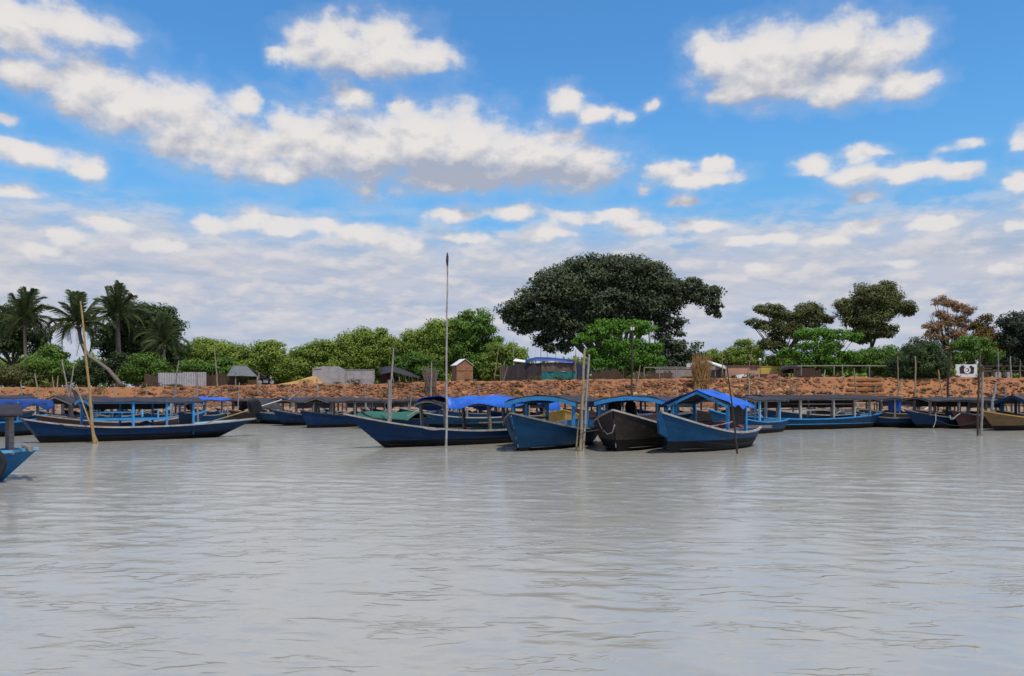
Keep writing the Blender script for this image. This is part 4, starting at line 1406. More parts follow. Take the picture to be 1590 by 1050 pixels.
def frond_mesh(L, droop, seed, m):
    """coconut frond: bent midrib with two rows of drooping leaflets"""
    r = np.random.default_rng(seed)
    n = 46
    s = np.linspace(0, 1, n)
    x = L * np.sin(s * 1.15) / 1.15 * (1 - 0.12 * droop * s)
    z = L * (0.42 * s - droop * 0.62 * s ** 2.2)
    V, T = [], []
    for i in range(n - 1):
        if s[i] < 0.10:
            continue
        for sg in (-1, 1):
            ll = L * 0.22 * math.sin(math.pi * min(1, 0.12 + s[i] * 0.86)) ** 0.6 * r.uniform(0.8, 1.1)
            p = np.array([x[i], 0, z[i]])
            d = np.array([0.62, sg * 0.62, -0.42 + r.normal(0, 0.15)])
            d /= np.linalg.norm(d)
            q = p + d * ll
            w = np.array([0.012, 0, 0.004])
            V += [p - w, p + w, q + w * 0.3, q - w * 0.3]
            T.append(min(1, max(0, 0.4 + 0.3 * s[i] + r.normal(0, 0.18))))
    for i in range(n - 1):
        w = np.array([0, 0.016 * (1.2 - s[i]), 0])
        a, b_ = np.array([x[i], 0, z[i]]), np.array([x[i + 1], 0, z[i + 1]])
        V += [a - w, a + w, b_ + w, b_ - w]
        T.append(0.9)
    V = np.array(V)
    F = np.arange(len(V)).reshape(-1, 4)
    me = np_mesh('frond', V, F, MATS[m])
    at = me.attributes.new('tint', 'FLOAT', 'FACE')
    at.data.foreach_set('value', np.array(T, dtype=np.float32))
    return me


FRONDS = None


def palm(label, Y, top, path, nf=22, L=3.0, seed=1, up=0.0, tr=0.19, trunk_m='palm_bark'):
    """top: photo position of the crown; path: photo points of the trunk from foot to crown"""
    global FRONDS
    if FRONDS is None:
        FRONDS = [frond_mesh(1.0, d, 40 + k, 'leaf_palm') for k, d in enumerate((0.35, 0.8, 1.25, 1.7))]
    r = random.Random(seed)
    foot = P3(*path[0], Y)
    foot.z = gz(foot.x, Y)
    root = thing('palm_tree', label, 'palm tree', foot, 0, 'coconut palms on the left')
    pts = [P3(a, b_, Y) - foot for a, b_ in path[1:]]
    pts = [Vector((0, 0, -0.3))] + pts
    dense = []
    for i in range(len(pts) - 1):
        for k in range(4):
            dense.append(pts[i].lerp(pts[i + 1], k / 4))
    dense.append(pts[-1])
    MB().tube(dense, [tr * (1.3 - 0.5 * i / len(dense)) for i in range(len(dense))], 8).build('trunk', MATS[trunk_m], root, True)
    c = P3(*top, Y) - foot
    for i in range(nf):
        k = i / nf
        el = lerp(1.15 + up, -0.5, k ** 0.9) + r.uniform(-0.12, 0.12)
        a = i * 2.39996 + r.uniform(-0.2, 0.2)
        idx = min(3, max(0, int(k * 4 + r.uniform(-0.5, 0.5))))
        o = bpy.data.objects.new('frond', FRONDS[idx])
        COL.objects.link(o)
        o.parent = root
        o.location = c
        o.rotation_euler = (r.uniform(-0.5, 0.5), -el, a)
        q = L * r.uniform(0.85, 1.1)
        o.scale = (q, q, q)
    mb = MB()
    for i in range(7):
        a = i * 0.9
        p = c + Vector((0.22 * math.cos(a), 0.22 * math.sin(a), -0.25 - 0.08 * (i % 2)))
        mb.tube([p + Vector((0, 0, 0.13)), p + Vector((0, 0, 0.07)), p, p + Vector((0, 0, -0.1)), p + Vector((0, 0, -0.14))], [0.03, 0.11, 0.14, 0.09, 0.02], 6)
    o = mb.build('coconuts', MATS['ochre_hull'], root, True)
    o['kind'] = 'stuff'
    return root


GT = 'trees behind the embankment'
GB = 'bushes behind the embankment'
# left
tree('broadleaf_tree', 'dark round tree at the left edge behind the first palm', 99, [(10, 520, 38, 38), (52, 530, 30, 32), (30, 495, 30, 25), (-30, 520, 40, 40)], 20, 'leaf_dark', 0.34, 1.0, group=GT)
palm('coconut palm nearest the left edge with upright crown', 94, (38, 498), [(42, 595), (40, 560), (38, 498)], 30, 4.7, 21, 0.35)
palm('coconut palm with nodding crown behind the tall bamboo pole', 92, (121, 505), [(150, 600), (142, 570), (126, 530), (121, 505)], 30, 4.8, 22, 0.3, 0.22, 'bark')
palm('tall dark coconut palm in front of the broad dark tree', 96, (182, 488), [(184, 600), (184, 550), (182, 488)], 28, 4.6, 23, 0.5, 0.3)
palm('low coconut palm at the right end of the palm group', 93, (256, 535), [(252, 600), (254, 560), (256, 535)], 28, 4.3, 24, 0.45)
tree('broadleaf_tree', 'dark broad tree behind the palms on the left', 101, [(215, 500, 42, 38), (245, 505, 40, 34, 0.1), (195, 540, 40, 36), (250, 545, 36, 34), (170, 530, 25, 35)], 215, 'leaf_dark', 0.34, 1.2, group=GT)
# leaning bare trunk
mb = MB()
lean = [P3(192, 604, 89), P3(182, 590, 89), P3(168, 574, 89), P3(152, 562, 89), P3(140, 555, 89.3), P3(128, 535, 90)]
mb.tube(lean, [0.26, 0.24, 0.22, 0.19, 0.16, 0.12], 8)
tag(mb.build('leaning_trunk', MATS['palm_bark'], None, True), 'grey leaning palm trunk curving up from the bank under the palms', 'tree trunk')
tree('bush', 'bright green bush under the left palms', 90, [(72, 565, 32, 24, 0.1), (95, 575, 26, 18), (85, 548, 20, 14, 0.15)], 75, 'leaf_mid', 0.22, 1.2, 'bush', GB, 0.1, clump=0.34)
tree('bush', 'olive green bush at the left edge below the palms', 89, [(15, 582, 40, 18), (45, 585, 26, 15), (-25, 580, 30, 20)], 15, 'leaf_olive', 0.22, 1.2, 'bush', GB, 0.1, clump=0.34)
tree('bush', 'dark green bush between the leaning trunk and bamboo pole', 90, [(150, 578, 32, 20, -0.2), (182, 570, 26, 26, -0.2), (120, 582, 22, 14)], 150, 'leaf_dark', 0.22, 1.2, 'bush', GB, 0.1, clump=0.34)
tree('bush', 'green bush left of the grey corrugated fence', 90, [(222, 570, 30, 22), (205, 582, 25, 15), (248, 574, 22, 16)], 222, 'leaf_mid', 0.22, 1.2, 'bush', GB, 0.1, clump=0.34)
tree('scrub_tree', 'rounded green tree above the grey corrugated fence', 97, [(305, 560, 36, 30), (345, 555, 40, 28, 0.1), (325, 540, 28, 18, 0.15), (375, 562, 28, 26)], 330, 'leaf_scrub', 0.26, 1.2, group=GT, clump=0.32, trunk_r=0.2)
tree('bush', 'deep green bush hanging over the corrugated fence and hut', 90.5, [(300, 570, 30, 12), (340, 570, 30, 16), (362, 576, 16, 12)], 335, 'leaf_mid', 0.22, 1.2, 'bush', GB, 0.1, clump=0.34)
tree('scrub_tree', 'green tree above the tin-roofed hut', 98, [(415, 555, 34, 26), (420, 540, 22, 14, 0.15), (390, 575, 30, 22), (440, 575, 26, 20)], 415, 'leaf_scrub', 0.26, 1.2, group=GT, clump=0.32, trunk_r=0.2)
tree('scrub_tree', 'low green tree left of the concrete block walls', 97, [(485, 555, 34, 26), (465, 572, 30, 22), (505, 540, 22, 16, 0.12), (520, 565, 26, 26)], 488, 'leaf_scrub', 0.26, 1.2, group=GT, clump=0.32, trunk_r=0.2)
tree('scrub_tree', 'round pale green tree above the concrete block walls', 98, [(560, 545, 42, 34, 0.1), (575, 520, 28, 16, 0.15), (600, 550, 30, 36), (545, 570, 36, 24)], 570, 'leaf_scrub', 0.26, 1.2, group=GT, clump=0.32, trunk_r=0.2)
tree('scrub_tree', 'broad green tree left of the tall thin pole', 97, [(650, 540, 42, 30, 0.1), (690, 520, 38, 28, 0.05), (630, 565, 26, 26), (680, 555, 40, 32)], 660, 'leaf_scrub', 0.26, 1.3, group=GT, clump=0.32, trunk_r=0.25)
tree('bush', 'dark green bush between the black shelter and plywood hut', 91, [(645, 568, 26, 22, -0.15), (670, 575, 22, 18, -0.2), (620, 560, 16, 14)], 650, 'leaf_mid', 0.24, 1.2, 'bush', GB, 0.1, clump=0.34)
tree('broadleaf_tree', 'tall leafy tree right of the tall thin pole', 96, [(735, 505, 34, 26, 0.1), (750, 530, 30, 34), (715, 540, 32, 34, -0.1), (745, 565, 36, 26), (700, 520, 20, 16)], 735, 'leaf_mid', 0.28, 1.3, group=GT, clump=0.30, trunk_r=0.25)
tree('bush', 'light green bush left of the dark cloth enclosure', 92, [(775, 560, 26, 34), (765, 580, 20, 14), (798, 555, 22, 28, 0.05)], 775, 'leaf_scrub', 0.24, 1.2, 'bush', GB, 0.12, clump=0.34)
# green belt behind, closing the gaps
for px, top, lab in ((292, 548, 'hazy green tree in the second row right of the palms'), (385, 552, 'hazy green tree in the second row behind the tin-roofed hut'), (452, 556, 'hazy green tree in the second row left of the concrete walls'),
                     (525, 540, 'hazy green tree in the second row behind the concrete walls'), (612, 535, 'hazy green tree in the second row behind the black shelter'), (775, 535, 'hazy green tree in the second row left of the huge dark tree')):
    tree('scrub_tree', lab, 104, [(px, top + 22, 40, 20), (px - 22, top + 38, 34, 18), (px + 24, top + 36, 34, 20), (px, top + 48, 44, 14)], px, 'leaf_scrub', 0.26, 1.0, group=GT, clump=0.34, trunk_r=0.2)
# the great rain tree
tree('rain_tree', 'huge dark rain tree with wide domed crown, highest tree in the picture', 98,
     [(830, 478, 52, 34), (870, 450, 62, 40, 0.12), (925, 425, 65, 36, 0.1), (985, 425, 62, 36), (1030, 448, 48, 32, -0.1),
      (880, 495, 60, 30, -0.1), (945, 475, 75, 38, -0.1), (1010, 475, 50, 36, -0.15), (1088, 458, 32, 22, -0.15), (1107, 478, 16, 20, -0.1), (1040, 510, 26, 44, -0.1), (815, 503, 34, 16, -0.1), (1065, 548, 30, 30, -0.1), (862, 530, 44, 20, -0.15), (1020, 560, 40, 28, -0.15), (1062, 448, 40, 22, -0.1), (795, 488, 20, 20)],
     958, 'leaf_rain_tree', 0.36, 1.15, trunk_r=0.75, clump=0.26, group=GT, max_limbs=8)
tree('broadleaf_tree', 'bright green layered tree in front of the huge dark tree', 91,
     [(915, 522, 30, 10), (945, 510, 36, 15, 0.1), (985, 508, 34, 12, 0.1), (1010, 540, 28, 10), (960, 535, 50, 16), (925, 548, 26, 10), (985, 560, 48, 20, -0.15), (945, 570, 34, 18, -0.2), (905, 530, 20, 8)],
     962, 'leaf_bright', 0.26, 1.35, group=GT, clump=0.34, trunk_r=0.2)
# right
tree('bush', 'low green bush behind the white-roofed house', 108, [(1115, 555, 26, 16), (1090, 560, 20, 14), (1140, 555, 22, 18), (1165, 545, 26, 22)], 1125, 'leaf_scrub', 0.26, 1.1, 'bush', GB, 0.12, clump=0.34)
tree('bush', 'green bush above the yellow wall', 104, [(1180, 562, 36, 14, 0.1), (1215, 560, 26, 16), (1160, 562, 20, 14)], 1190, 'leaf_scrub', 0.26, 1.1, 'bush', GB, 0.12, clump=0.34)
tree('umbrella_tree', 'olive flat-topped tree with outstretched branches, right of centre', 103,
     [(1192, 480, 28, 9, 0.1), (1220, 488, 42, 14, 0.1), (1255, 482, 24, 13, 0.1), (1175, 503, 22, 8, -0.1), (1215, 512, 44, 16), (1250, 500, 30, 12), (1285, 497, 14, 6), (1200, 535, 26, 12, -0.1), (1268, 492, 18, 8)],
     1212, 'leaf_olive', 0.27, 1.25, group=GT, clump=0.34, trunk_r=0.3)
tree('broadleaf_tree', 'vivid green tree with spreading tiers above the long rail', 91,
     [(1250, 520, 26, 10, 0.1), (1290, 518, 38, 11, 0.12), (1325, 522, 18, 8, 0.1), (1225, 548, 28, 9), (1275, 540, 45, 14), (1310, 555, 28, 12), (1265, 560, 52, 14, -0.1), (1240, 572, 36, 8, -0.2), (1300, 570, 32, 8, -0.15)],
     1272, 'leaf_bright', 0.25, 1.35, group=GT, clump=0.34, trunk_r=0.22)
tree('broadleaf_tree', 'dark olive tree with rounded top standing alone against the sky', 100,
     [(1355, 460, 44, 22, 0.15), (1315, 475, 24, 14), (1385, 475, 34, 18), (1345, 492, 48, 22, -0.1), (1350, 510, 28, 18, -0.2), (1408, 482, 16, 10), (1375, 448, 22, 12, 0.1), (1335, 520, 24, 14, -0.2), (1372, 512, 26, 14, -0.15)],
     1350, 'leaf_olive', 0.27, 1.35, group=GT, clump=0.32, trunk_r=0.35, max_limbs=1)
tree('bush', 'green bush between the vivid green tree and dark shrub', 96, [(1350, 555, 30, 20), (1385, 550, 24, 18), (1330, 565, 20, 16), (1365, 572, 30, 14)], 1355, 'leaf_mid', 0.25, 1.2, 'bush', GB, 0.12, clump=0.34)
tree('bush', 'dark leafy shrub overhanging the embankment between thin poles', 85.2, [(1415, 560, 36, 30), (1450, 565, 30, 30), (1400, 582, 26, 18, -0.1), (1435, 588, 34, 16, -0.15), (1430, 540, 28, 16, 0.1)], 1430, 'leaf_dark', 0.2, 1.5, 'bush', GB, 0.15, clump=0.3)
tree('bare_tree', 'brown half-bare tree with visible branches', 99, [(1460, 468, 16, 9), (1478, 474, 24, 12), (1502, 482, 18, 10), (1458, 495, 26, 14), (1495, 502, 24, 13), (1445, 515, 18, 13), (1475, 520, 40, 13), (1478, 535, 40, 10)], 1472, 'leaf_brown', 0.2, 1.15, group=GT, clump=0.30, trunk_r=0.28, trunk_m='brown_hull', gap=0.25)
tree('broadleaf_tree', 'rusty yellow-green tree right of the brown half-bare tree', 98, [(1530, 505, 18, 18), (1525, 530, 26, 22), (1540, 545, 26, 22, -0.1)], 1530, 'leaf_rust', 0.24, 1.1, group=GT, clump=0.34, trunk_r=0.2)
tree('bush', 'fresh green shrub above the white board with the camera', 89, [(1500, 535, 32, 12, 0.1), (1525, 530, 22, 10, 0.15), (1500, 552, 34, 14, -0.15), (1535, 548, 22, 14)], 1505, 'leaf_mid', 0.22, 1.3, 'bush', GB, 0.12, clump=0.34)
tree('broadleaf_tree', 'grey-green tree at the right edge', 97, [(1580, 500, 30, 18), (1575, 530, 34, 24, -0.1), (1600, 515, 40, 36), (1570, 560, 40, 20, -0.2), (1620, 550, 40, 30)], 1590, 'leaf_grey', 0.27, 1.25, group=GT, clump=0.32, trunk_r=0.3)
# distant green beyond, seen in the gaps
r_ = random.Random(77)
fg = []
for k in range(46):
    px = -60 + k * 38 + r_.uniform(-10, 10)
    fg.append((px, 578 - r_.uniform(0, 12), 34, 22 + r_.uniform(0, 10)))
    fg.append((px + 19, 592, 34, 22))
for k in range(40):                                   # the wood goes on to either side
    for side in (-1, 1):
        px = (-90 - k * 34) if side < 0 else (1690 + k * 34)
        for py in (590, 570, 548 + r_.uniform(-12, 12)):
            fg.append((px + r_.uniform(-12, 12), py, 34, 22))
clumps = []
for (px, py, rx, ry) in fg:
    c = P3(px, py, 125)
    for i in range(12):
        clumps.append(((c.x + r_.gauss(0, 1.6), c.y + r_.gauss(0, 1.5), c.z + r_.gauss(0, 0.9)), (1.2, 1.2, 0.8), 60, r_.random()))
V, F, T = leaf_cloud(clumps, 0.36, 9)
o = crown_obj('thicket', V, F, T, 'leaf_scrub', None)
o['kind'] = 'stuff'
o['label'] = 'far green thicket closing the view behind the trees'
o['category'] = 'thicket'

# dry weeds and small scrub caught on the slope
r_ = random.Random(41)
clumps = []
for k in range(150):
    px = r_.uniform(-20, 1610)
    y = r_.uniform(80.5, 86.2)
    x = wx(px, y)
    big = r_.random() < 0.2
    s_ = r_.uniform(0.35, 0.75) if big else r_.uniform(0.15, 0.35)
    clumps.append(((x, y, gz(x, y) + s_ * 0.4), (s_ * 1.5, s_, s_ * 0.6), int(60 * s_ / 0.25), r_.random()))
V, F, T = leaf_cloud(clumps, 0.09, 19)
o = crown_obj('weeds', V, F, T, 'leaf_weed', None)
o['kind'] = 'stuff'
o['label'] = 'dry brown-green weeds scattered on the embankment slope'
o['category'] = 'weeds'

# ------------------------------------------------------------------ things on the bank
def boxpx(mb, x0, x1, y0, y1, Y, d, back=True):
    """box whose front face spans photo x0..x1, y0..y1 at distance Y, d metres deep"""
    a, b_ = P3(x0, y0, Y), P3(x1, y1, Y)
    return mb.box(((a.x + b_.x) / 2, Y + d / 2, (a.z + b_.z) / 2), (b_.x - a.x, d, a.z - b_.z))


def at_base(name, label, cat, px, Y, group=None):
    x = wx(px, Y)
    e = thing(name, label, cat, (x, Y, gz(x, Y)), 0, group)
    return e


def put(mb, name, m, e, smooth=False):
    o = mb.build(name, MATS[m], None, smooth)
    o.parent = e
    o.location = -Vector(e.location)
    return o


# corrugated sheet fence
e = at_base('corrugated_fence', 'grey corrugated metal fence panel on the bank, left', 'fence', 283, 87)
zb_ = e.location.z - 0.1
for x0, x1, y0 in ((246, 284, 579), (284.3, 320, 578)):
    a, b_ = wx(x0, 87), wx(x1, 87)
    n = 40
    rows = []
    for i in range(n + 1):
        x = lerp(a, b_, i / n)
        y = 87 + 0.035 * math.sin(i * math.pi / 2)
        rows.append([(x, y, zb_), (x, y, H - (y0 - HOR) / FPX * 87)])
    put(MB().grid(rows), 'sheet', 'zinc', e)
for px in (246, 283, 320):
    put(MB().box((wx(px, 87.1), 87.12, zb_ + 0.8), (0.09, 0.09, 1.7)), 'post', 'grey_wood', e)


def board_fence(label, px0, px1, ytop, Y, m='plank_brown', bw=0.16, jag=0.25, seed=1, group=None):
    r = random.Random(seed)
    e = at_base('board_fence', label, 'fence', (px0 + px1) / 2, Y, group)
    a, b_ = wx(px0, Y), wx(px1, Y)
    n = int((b_ - a) / bw)
    mb = MB()
    zt = H - (ytop - HOR) / FPX * Y
    for i in range(n):
        x = a + (i + 0.5) * bw
        z0 = gz(x, Y) - 0.1
        zz = zt + r.uniform(-jag, jag * 0.4)
        mb.box((x, Y + r.uniform(-0.02, 0.02), (z0 + zz) / 2), (bw * r.uniform(0.8, 0.95), 0.03, zz - z0))
    o = put(mb, 'boards', m, e)
    o['kind'] = 'stuff'
    for f in (0.3, 0.75):
        z = lerp(gz(a, Y), zt, f)
        put(MB().box(((a + b_) / 2, Y + 0.06, z), (b_ - a, 0.05, 0.08)), 'rail', m, e)
    return e


board_fence('dark brown board fence left of the grey corrugated panel', 224, 246, 581, 87.6, seed=2)
board_fence('dark brown board fence between corrugated panel and tin-roofed hut', 320, 372, 580, 87.6, seed=3)
board_fence('uneven brown plank fence beside the dark cloth enclosure', 918, 975, 574, 87, bw=0.2, jag=0.5, seed=4)
board_fence('low rusty plank fence between lamp post and straw bundle', 985, 1046, 577, 88, 'plank_brown', seed=5)
board_fence('dark plank fence under the vivid green tree', 1232, 1275, 572, 88.2, 'plank_brown', bw=0.3, jag=0.3, seed=6)

# hut with tin roof
e = at_base('hut', 'small open hut with sloping grey tin roof', 'hut', 385, 88)
zt, ze_ = H - (568 - HOR) / FPX * 88, H - (584 - HOR) / FPX * 88
xl, xr, xe = wx(362, 88), wx(380, 88), wx(405, 88)
put(MB().slab([[(xl - 0.2, 86.6, ze_), (xl - 0.1, 88.2, zt)], [(xr + 0.3, 86.6, ze_), (xr, 88.2, zt)], [(xe, 86.8, ze_ - 0.05), (xr + 0.2, 88.2, zt - 0.04)]], 0.05), 'roof', 'dull_zinc', e)
put(MB().slab([[(xl - 0.1, 88.2, zt), (xl - 0.2, 89.8, ze_)], [(xr, 88.2, zt), (xe, 89.8, ze_)]], 0.05), 'roof', 'dull_zinc', e)
for px, Y in ((366, 86.8), (402, 87.0), (366, 89.6), (402, 89.6)):
    put(MB().box((wx(px, Y), Y, (gz(0, Y) + ze_) / 2 - 0.2), (0.12, 0.12, ze_ - gz(wx(px, Y), Y) + 0.6)), 'post', 'grey_wood', e)
put(boxpx(MB(), 371, 398, 590, 599, 88.5, 0.8), 'bench', 'plank_brown', e)


# motorcycle
def motorcycle():
    Y = 86.5
    e = at_base('motorcycle', 'dark parked motorcycle with white fairing beside the tin-roofed hut', 'motorcycle', 413, Y)
    rot = Matrix.Rotation(math.radians(25), 4, 'Z')
    e.rotation_euler.z = math.radians(25)
    for x in (-0.62, 0.62):
        rows = []
        for i in range(17):
            a = 2 * math.pi * i / 16
            rows.append([((0.27 + 0.055 * math.cos(q)) * math.cos(a) + x, 0.05 * math.sin(q), (0.27 + 0.055 * math.cos(q)) * math.sin(a) + 0.33) for q in [k * math.pi / 3 for k in range(7)]])
        w = MB().grid(rows).build('wheel', MATS['rubber'], e, True)
        MB().tube([(x, -0.04, 0.33), (x, 0.04, 0.33)], 0.2, 10).build('rim', MATS['steel'], w)
    MB().grid([[(-0.55, y * 0.5, 0.78 - abs(y) * 0.5), (-0.2, y * 0.9, 0.74 - abs(y) * 0.6), (0.15, y * 0.8, 0.70 - abs(y) * 0.5), (0.35, y * 0.8, 0.85 - abs(y) * 0.5)] for y in (-0.25, -0.12, 0, 0.12, 0.25)]).build('body', MATS['engine_black'], e, True)
    MB().slab([[(-0.7, -0.13, 0.86), (-0.7, 0.13, 0.86)], [(-0.3, -0.15, 0.84), (-0.3, 0.15, 0.84)], [(0.1, -0.1, 0.8), (0.1, 0.1, 0.8)]], 0.1).build('seat', MATS['rubber'], e)
    MB().box((-0.05, 0, 0.42), (0.5, 0.22, 0.3)).build('motor_block', MATS['steel'], e)
    MB().tube([(0.62, 0.1, 0.33), (0.42, 0.08, 0.95)], 0.03, 6).tube([(0.62, -0.1, 0.33), (0.42, -0.08, 0.95)], 0.03, 6).build('fork', MATS['steel'], e)
    MB().tube([(0.3, -0.36, 1.05), (0.4, 0, 1.0), (0.3, 0.36, 1.05)], 0.02, 6).build('handlebar', MATS['engine_black'], e)
    MB().slab([[(0.38, -0.16, 0.78), (0.38, 0.16, 0.78)], [(0.56, -0.14, 0.82), (0.56, 0.14, 0.82)], [(0.44, -0.1, 1.08), (0.44, 0.1, 1.08)]], 0.04).build('fairing', MATS['white_paint'], e)


motorcycle()

# sand pile
r_ = random.Random(3)
e = at_base('sand_pile', 'heap of yellow sand left of the concrete block walls', 'sand pile', 465, 87)
rows = []
for i in range(19):
    px = 428 + i * 4.2
    h = max(0.02, (599 - np.interp(px, [428, 440, 455, 480, 492, 504], [599.5, 596, 594, 587, 585, 597])) / FPX * 87)
    x = wx(px, 87)
    rows.append([(x, 87 + y * 1.6, gz(x, 87) - 0.05 + h * max(0, 1 - y * y) ** 0.8 + r_.uniform(-0.02, 0.02)) for y in (-1, -0.75, -0.5, -0.25, 0, 0.25, 0.5, 0.75, 1)])
put(MB().grid(rows), 'heap', 'sand_pile', e, True)

# concrete walls
e = at_base('concrete_wall', 'taller pale concrete block wall with sloping right shoulder', 'wall', 510, 86.6)
z0 = gz(e.location.x, 86.6) - 0.1
xa = [wx(p, 86.6) for p in (485, 500, 525, 535)]
zz = [H - (q - HOR) / FPX * 86.6 for q in (571.5, 569, 569, 574.5)]
mb = MB()
vs = []
for y in (86.6, 87.0):
    vs += [(xa[0], y, z0)] + [(x, y, z) for x, z in zip(xa, zz)] + [(xa[3], y, z0)]
mb.add(vs, [(0, 1, 2, 3, 4, 5), (11, 10, 9, 8, 7, 6)] + [(i, i + 6, (i + 1) % 6 + 6, (i + 1) % 6) for i in range(6)])
put(mb, 'wall', 'concrete', e)
put(boxpx(MB(), 486, 499, 571.2, 573, 86.55, 0.5), 'coping', 'concrete', e)
e = at_base('concrete_wall', 'lower concrete block wall joined to the taller one', 'wall', 558, 87.1)
mb = MB()
boxpx(mb, 535.3, 581, 574.8, 600, 87.1, 0.35)
put(mb, 'wall', 'concrete', e)
put(boxpx(MB(), 535.5, 580.8, 573.9, 574.7, 87.06, 0.43), 'coping', 'concrete', e)

# black shelter
e = at_base('shelter', 'low shelter roofed with sagging black plastic sheet', 'shelter', 620, 87)
ridge = [(P3(588, 571, 88.0)), (P3(608, 568.5, 88.0)), (P3(628, 574, 88.0)), (P3(651, 585, 88.0))]
eave = [(P3(590, 582, 86.6)), (P3(610, 577, 86.6)), (P3(630, 583, 86.6)), (P3(653, 588, 86.6))]
back = [p + Vector((0, 1.6, -0.5)) for p in ridge]
rows = []
for i in range(4):
    rows.append([eave[i], eave[i].lerp(ridge[i], 0.5) - Vector((0, 0, 0.06)), ridge[i], back[i]])
put(MB().slab(rows, 0.03), 'roof_sheet', 'dark_roof', e, True)
for i, px in enumerate((612, 622, 632, 642, 651)):
    a = P3(px, 597, 86.8)
    a.z = gz(a.x, 86.8) - 0.1
    put(MB().bar(a, P3(px - 3, 580 + i * 1.5, 86.8), 0.1, 0.1), 'post', 'grey_wood', e)
put(boxpx(MB(), 590, 610, 580, 596, 88.2, 0.1), 'back_wall', 'plank_brown', e)


def bundle(label, px, y0, y1, Y, wpx, n, m, lean=0.0, seed=1, fan=0.5, tie=None):
    r = random.Random(seed)
    e = at_base('stick_bundle', label, 'stick bundle', px, Y)
    mb = MB()
    h = (y1 - y0) / FPX * Y
    w = wpx / FPX * Y
    g = e.location.z
    for i in range(n):
        a = Vector((r.uniform(-0.5, 0.5) * w * fan, r.uniform(-0.3, 0.3) * w * fan, -0.2))
        u = r.uniform(-0.5, 0.5)
        b_ = Vector((u * w + lean, r.uniform(-0.3, 0.3) * w, h * r.uniform(0.7, 1.0) * (1 - 0.2 * abs(u))))
        mid = a.lerp(b_, 0.5) + Vector((r.uniform(-.05, .05), 0, 0))
        mb.tube([a, mid, b_], [0.03, 0.025, 0.01], 4)
    o = mb.build('sticks', MATS[m], e)
    o['kind'] = 'stuff'
    MB().tube([(0.55 * w * fan * math.cos(k * 0.6), 0.4 * w * fan * math.sin(k * 0.6), h * 0.22) for k in range(11)], 0.03, 5).build('binding', MATS['dark_rope'], e)
    return e


bundle('fan-shaped bundle of grey-brown reeds standing on the bank', 668, 572, 618, 82, 26, 90, 'reed', seed=4, fan=0.55)
bundle('thick golden straw bundle standing on the bank near the peaked tarp', 1089, 555, 614, 82.5, 36, 240, 'straw', seed=5, fan=0.7)
bundle('small bunch of pale sticks leaning together at the left bank', 107, 588, 612, 82, 9, 14, 'reed', seed=6, fan=0.6)

# plywood hut
e = at_base('latrine_hut', 'narrow plywood hut with white gabled roof beside the tall thin pole', 'hut', 718, 86.5)
e.rotation_euler.z = math.radians(28)
hw, hd = 0.95, 0.62
zh = 1.75
for k, (c, d) in enumerate((((0, -hd, zh / 2), (2 * hw, 0.04, zh)), ((0, hd, zh / 2), (2 * hw, 0.04, zh)), ((-hw, 0, zh / 2), (0.04, 2 * hd - 0.05, zh)), ((hw, 0, zh / 2), (0.04, 2 * hd - 0.05, zh)))):
    MB().box(c, d).build('wall_panel', MATS['plywood'], e)
for y in (-hd, hd):
    MB().add([(-hw, y - 0.02, zh), (hw, y - 0.02, zh), (0, y - 0.02, zh + 0.6), (-hw, y + 0.02, zh), (hw, y + 0.02, zh), (0, y + 0.02, zh + 0.6)], [(0, 1, 2), (5, 4, 3), (0, 3, 4, 1), (1, 4, 5, 2), (2, 5, 3, 0)]).build('gable', MATS['plywood'], e)
for sg in (-1, 1):
    MB().slab([[(sg * (hw + 0.12), -hd - 0.12, zh - 0.05), (sg * (hw + 0.12), hd + 0.12, zh - 0.05)], [(0, -hd - 0.12, zh + 0.66), (0, hd + 0.12, zh + 0.66)]], 0.04).build('roof', MATS['white_paint'], e)
MB().box((0.3, -hd - 0.03, 0.8), (0.6, 0.03, 1.5)).build('door', MATS['plywood'], e)
MB().box((0, -hd - 0.035, 1.12), (2 * hw, 0.02, 0.05)).build('batten', MATS['plank_brown'], e)

# cloth enclosure
e = at_base('cloth_enclosure', 'cloth-walled enclosure with dark, brown, teal and navy panels', 'enclosure', 840, 86.6)


def cloth(x0, x1, y0a, y0b, y1, Y, m, name='cloth_panel', seed=1, amp=0.05):
    n = 26
    rows = []
    for i in range(n + 1):
        k = i / n
        px = lerp(x0, x1, k)
        x = wx(px, Y)
        zt = H - (lerp(y0a, y0b, k) - HOR) / FPX * Y + 0.04 * math.sin(k * 9 + seed)
        zb2 = H - (y1 - HOR) / FPX * Y if y1 else gz(x, Y) - 0.05
        rows.append([(x, Y + amp * math.sin(k * 17 + seed + f * 2) * (0.3 + f) + 0.03 * math.sin(k * 41 + seed), lerp(zt, zb2, f)) for f in (0, 0.33, 0.66, 1)])
    return put(MB().grid(rows), name, m, e, True)


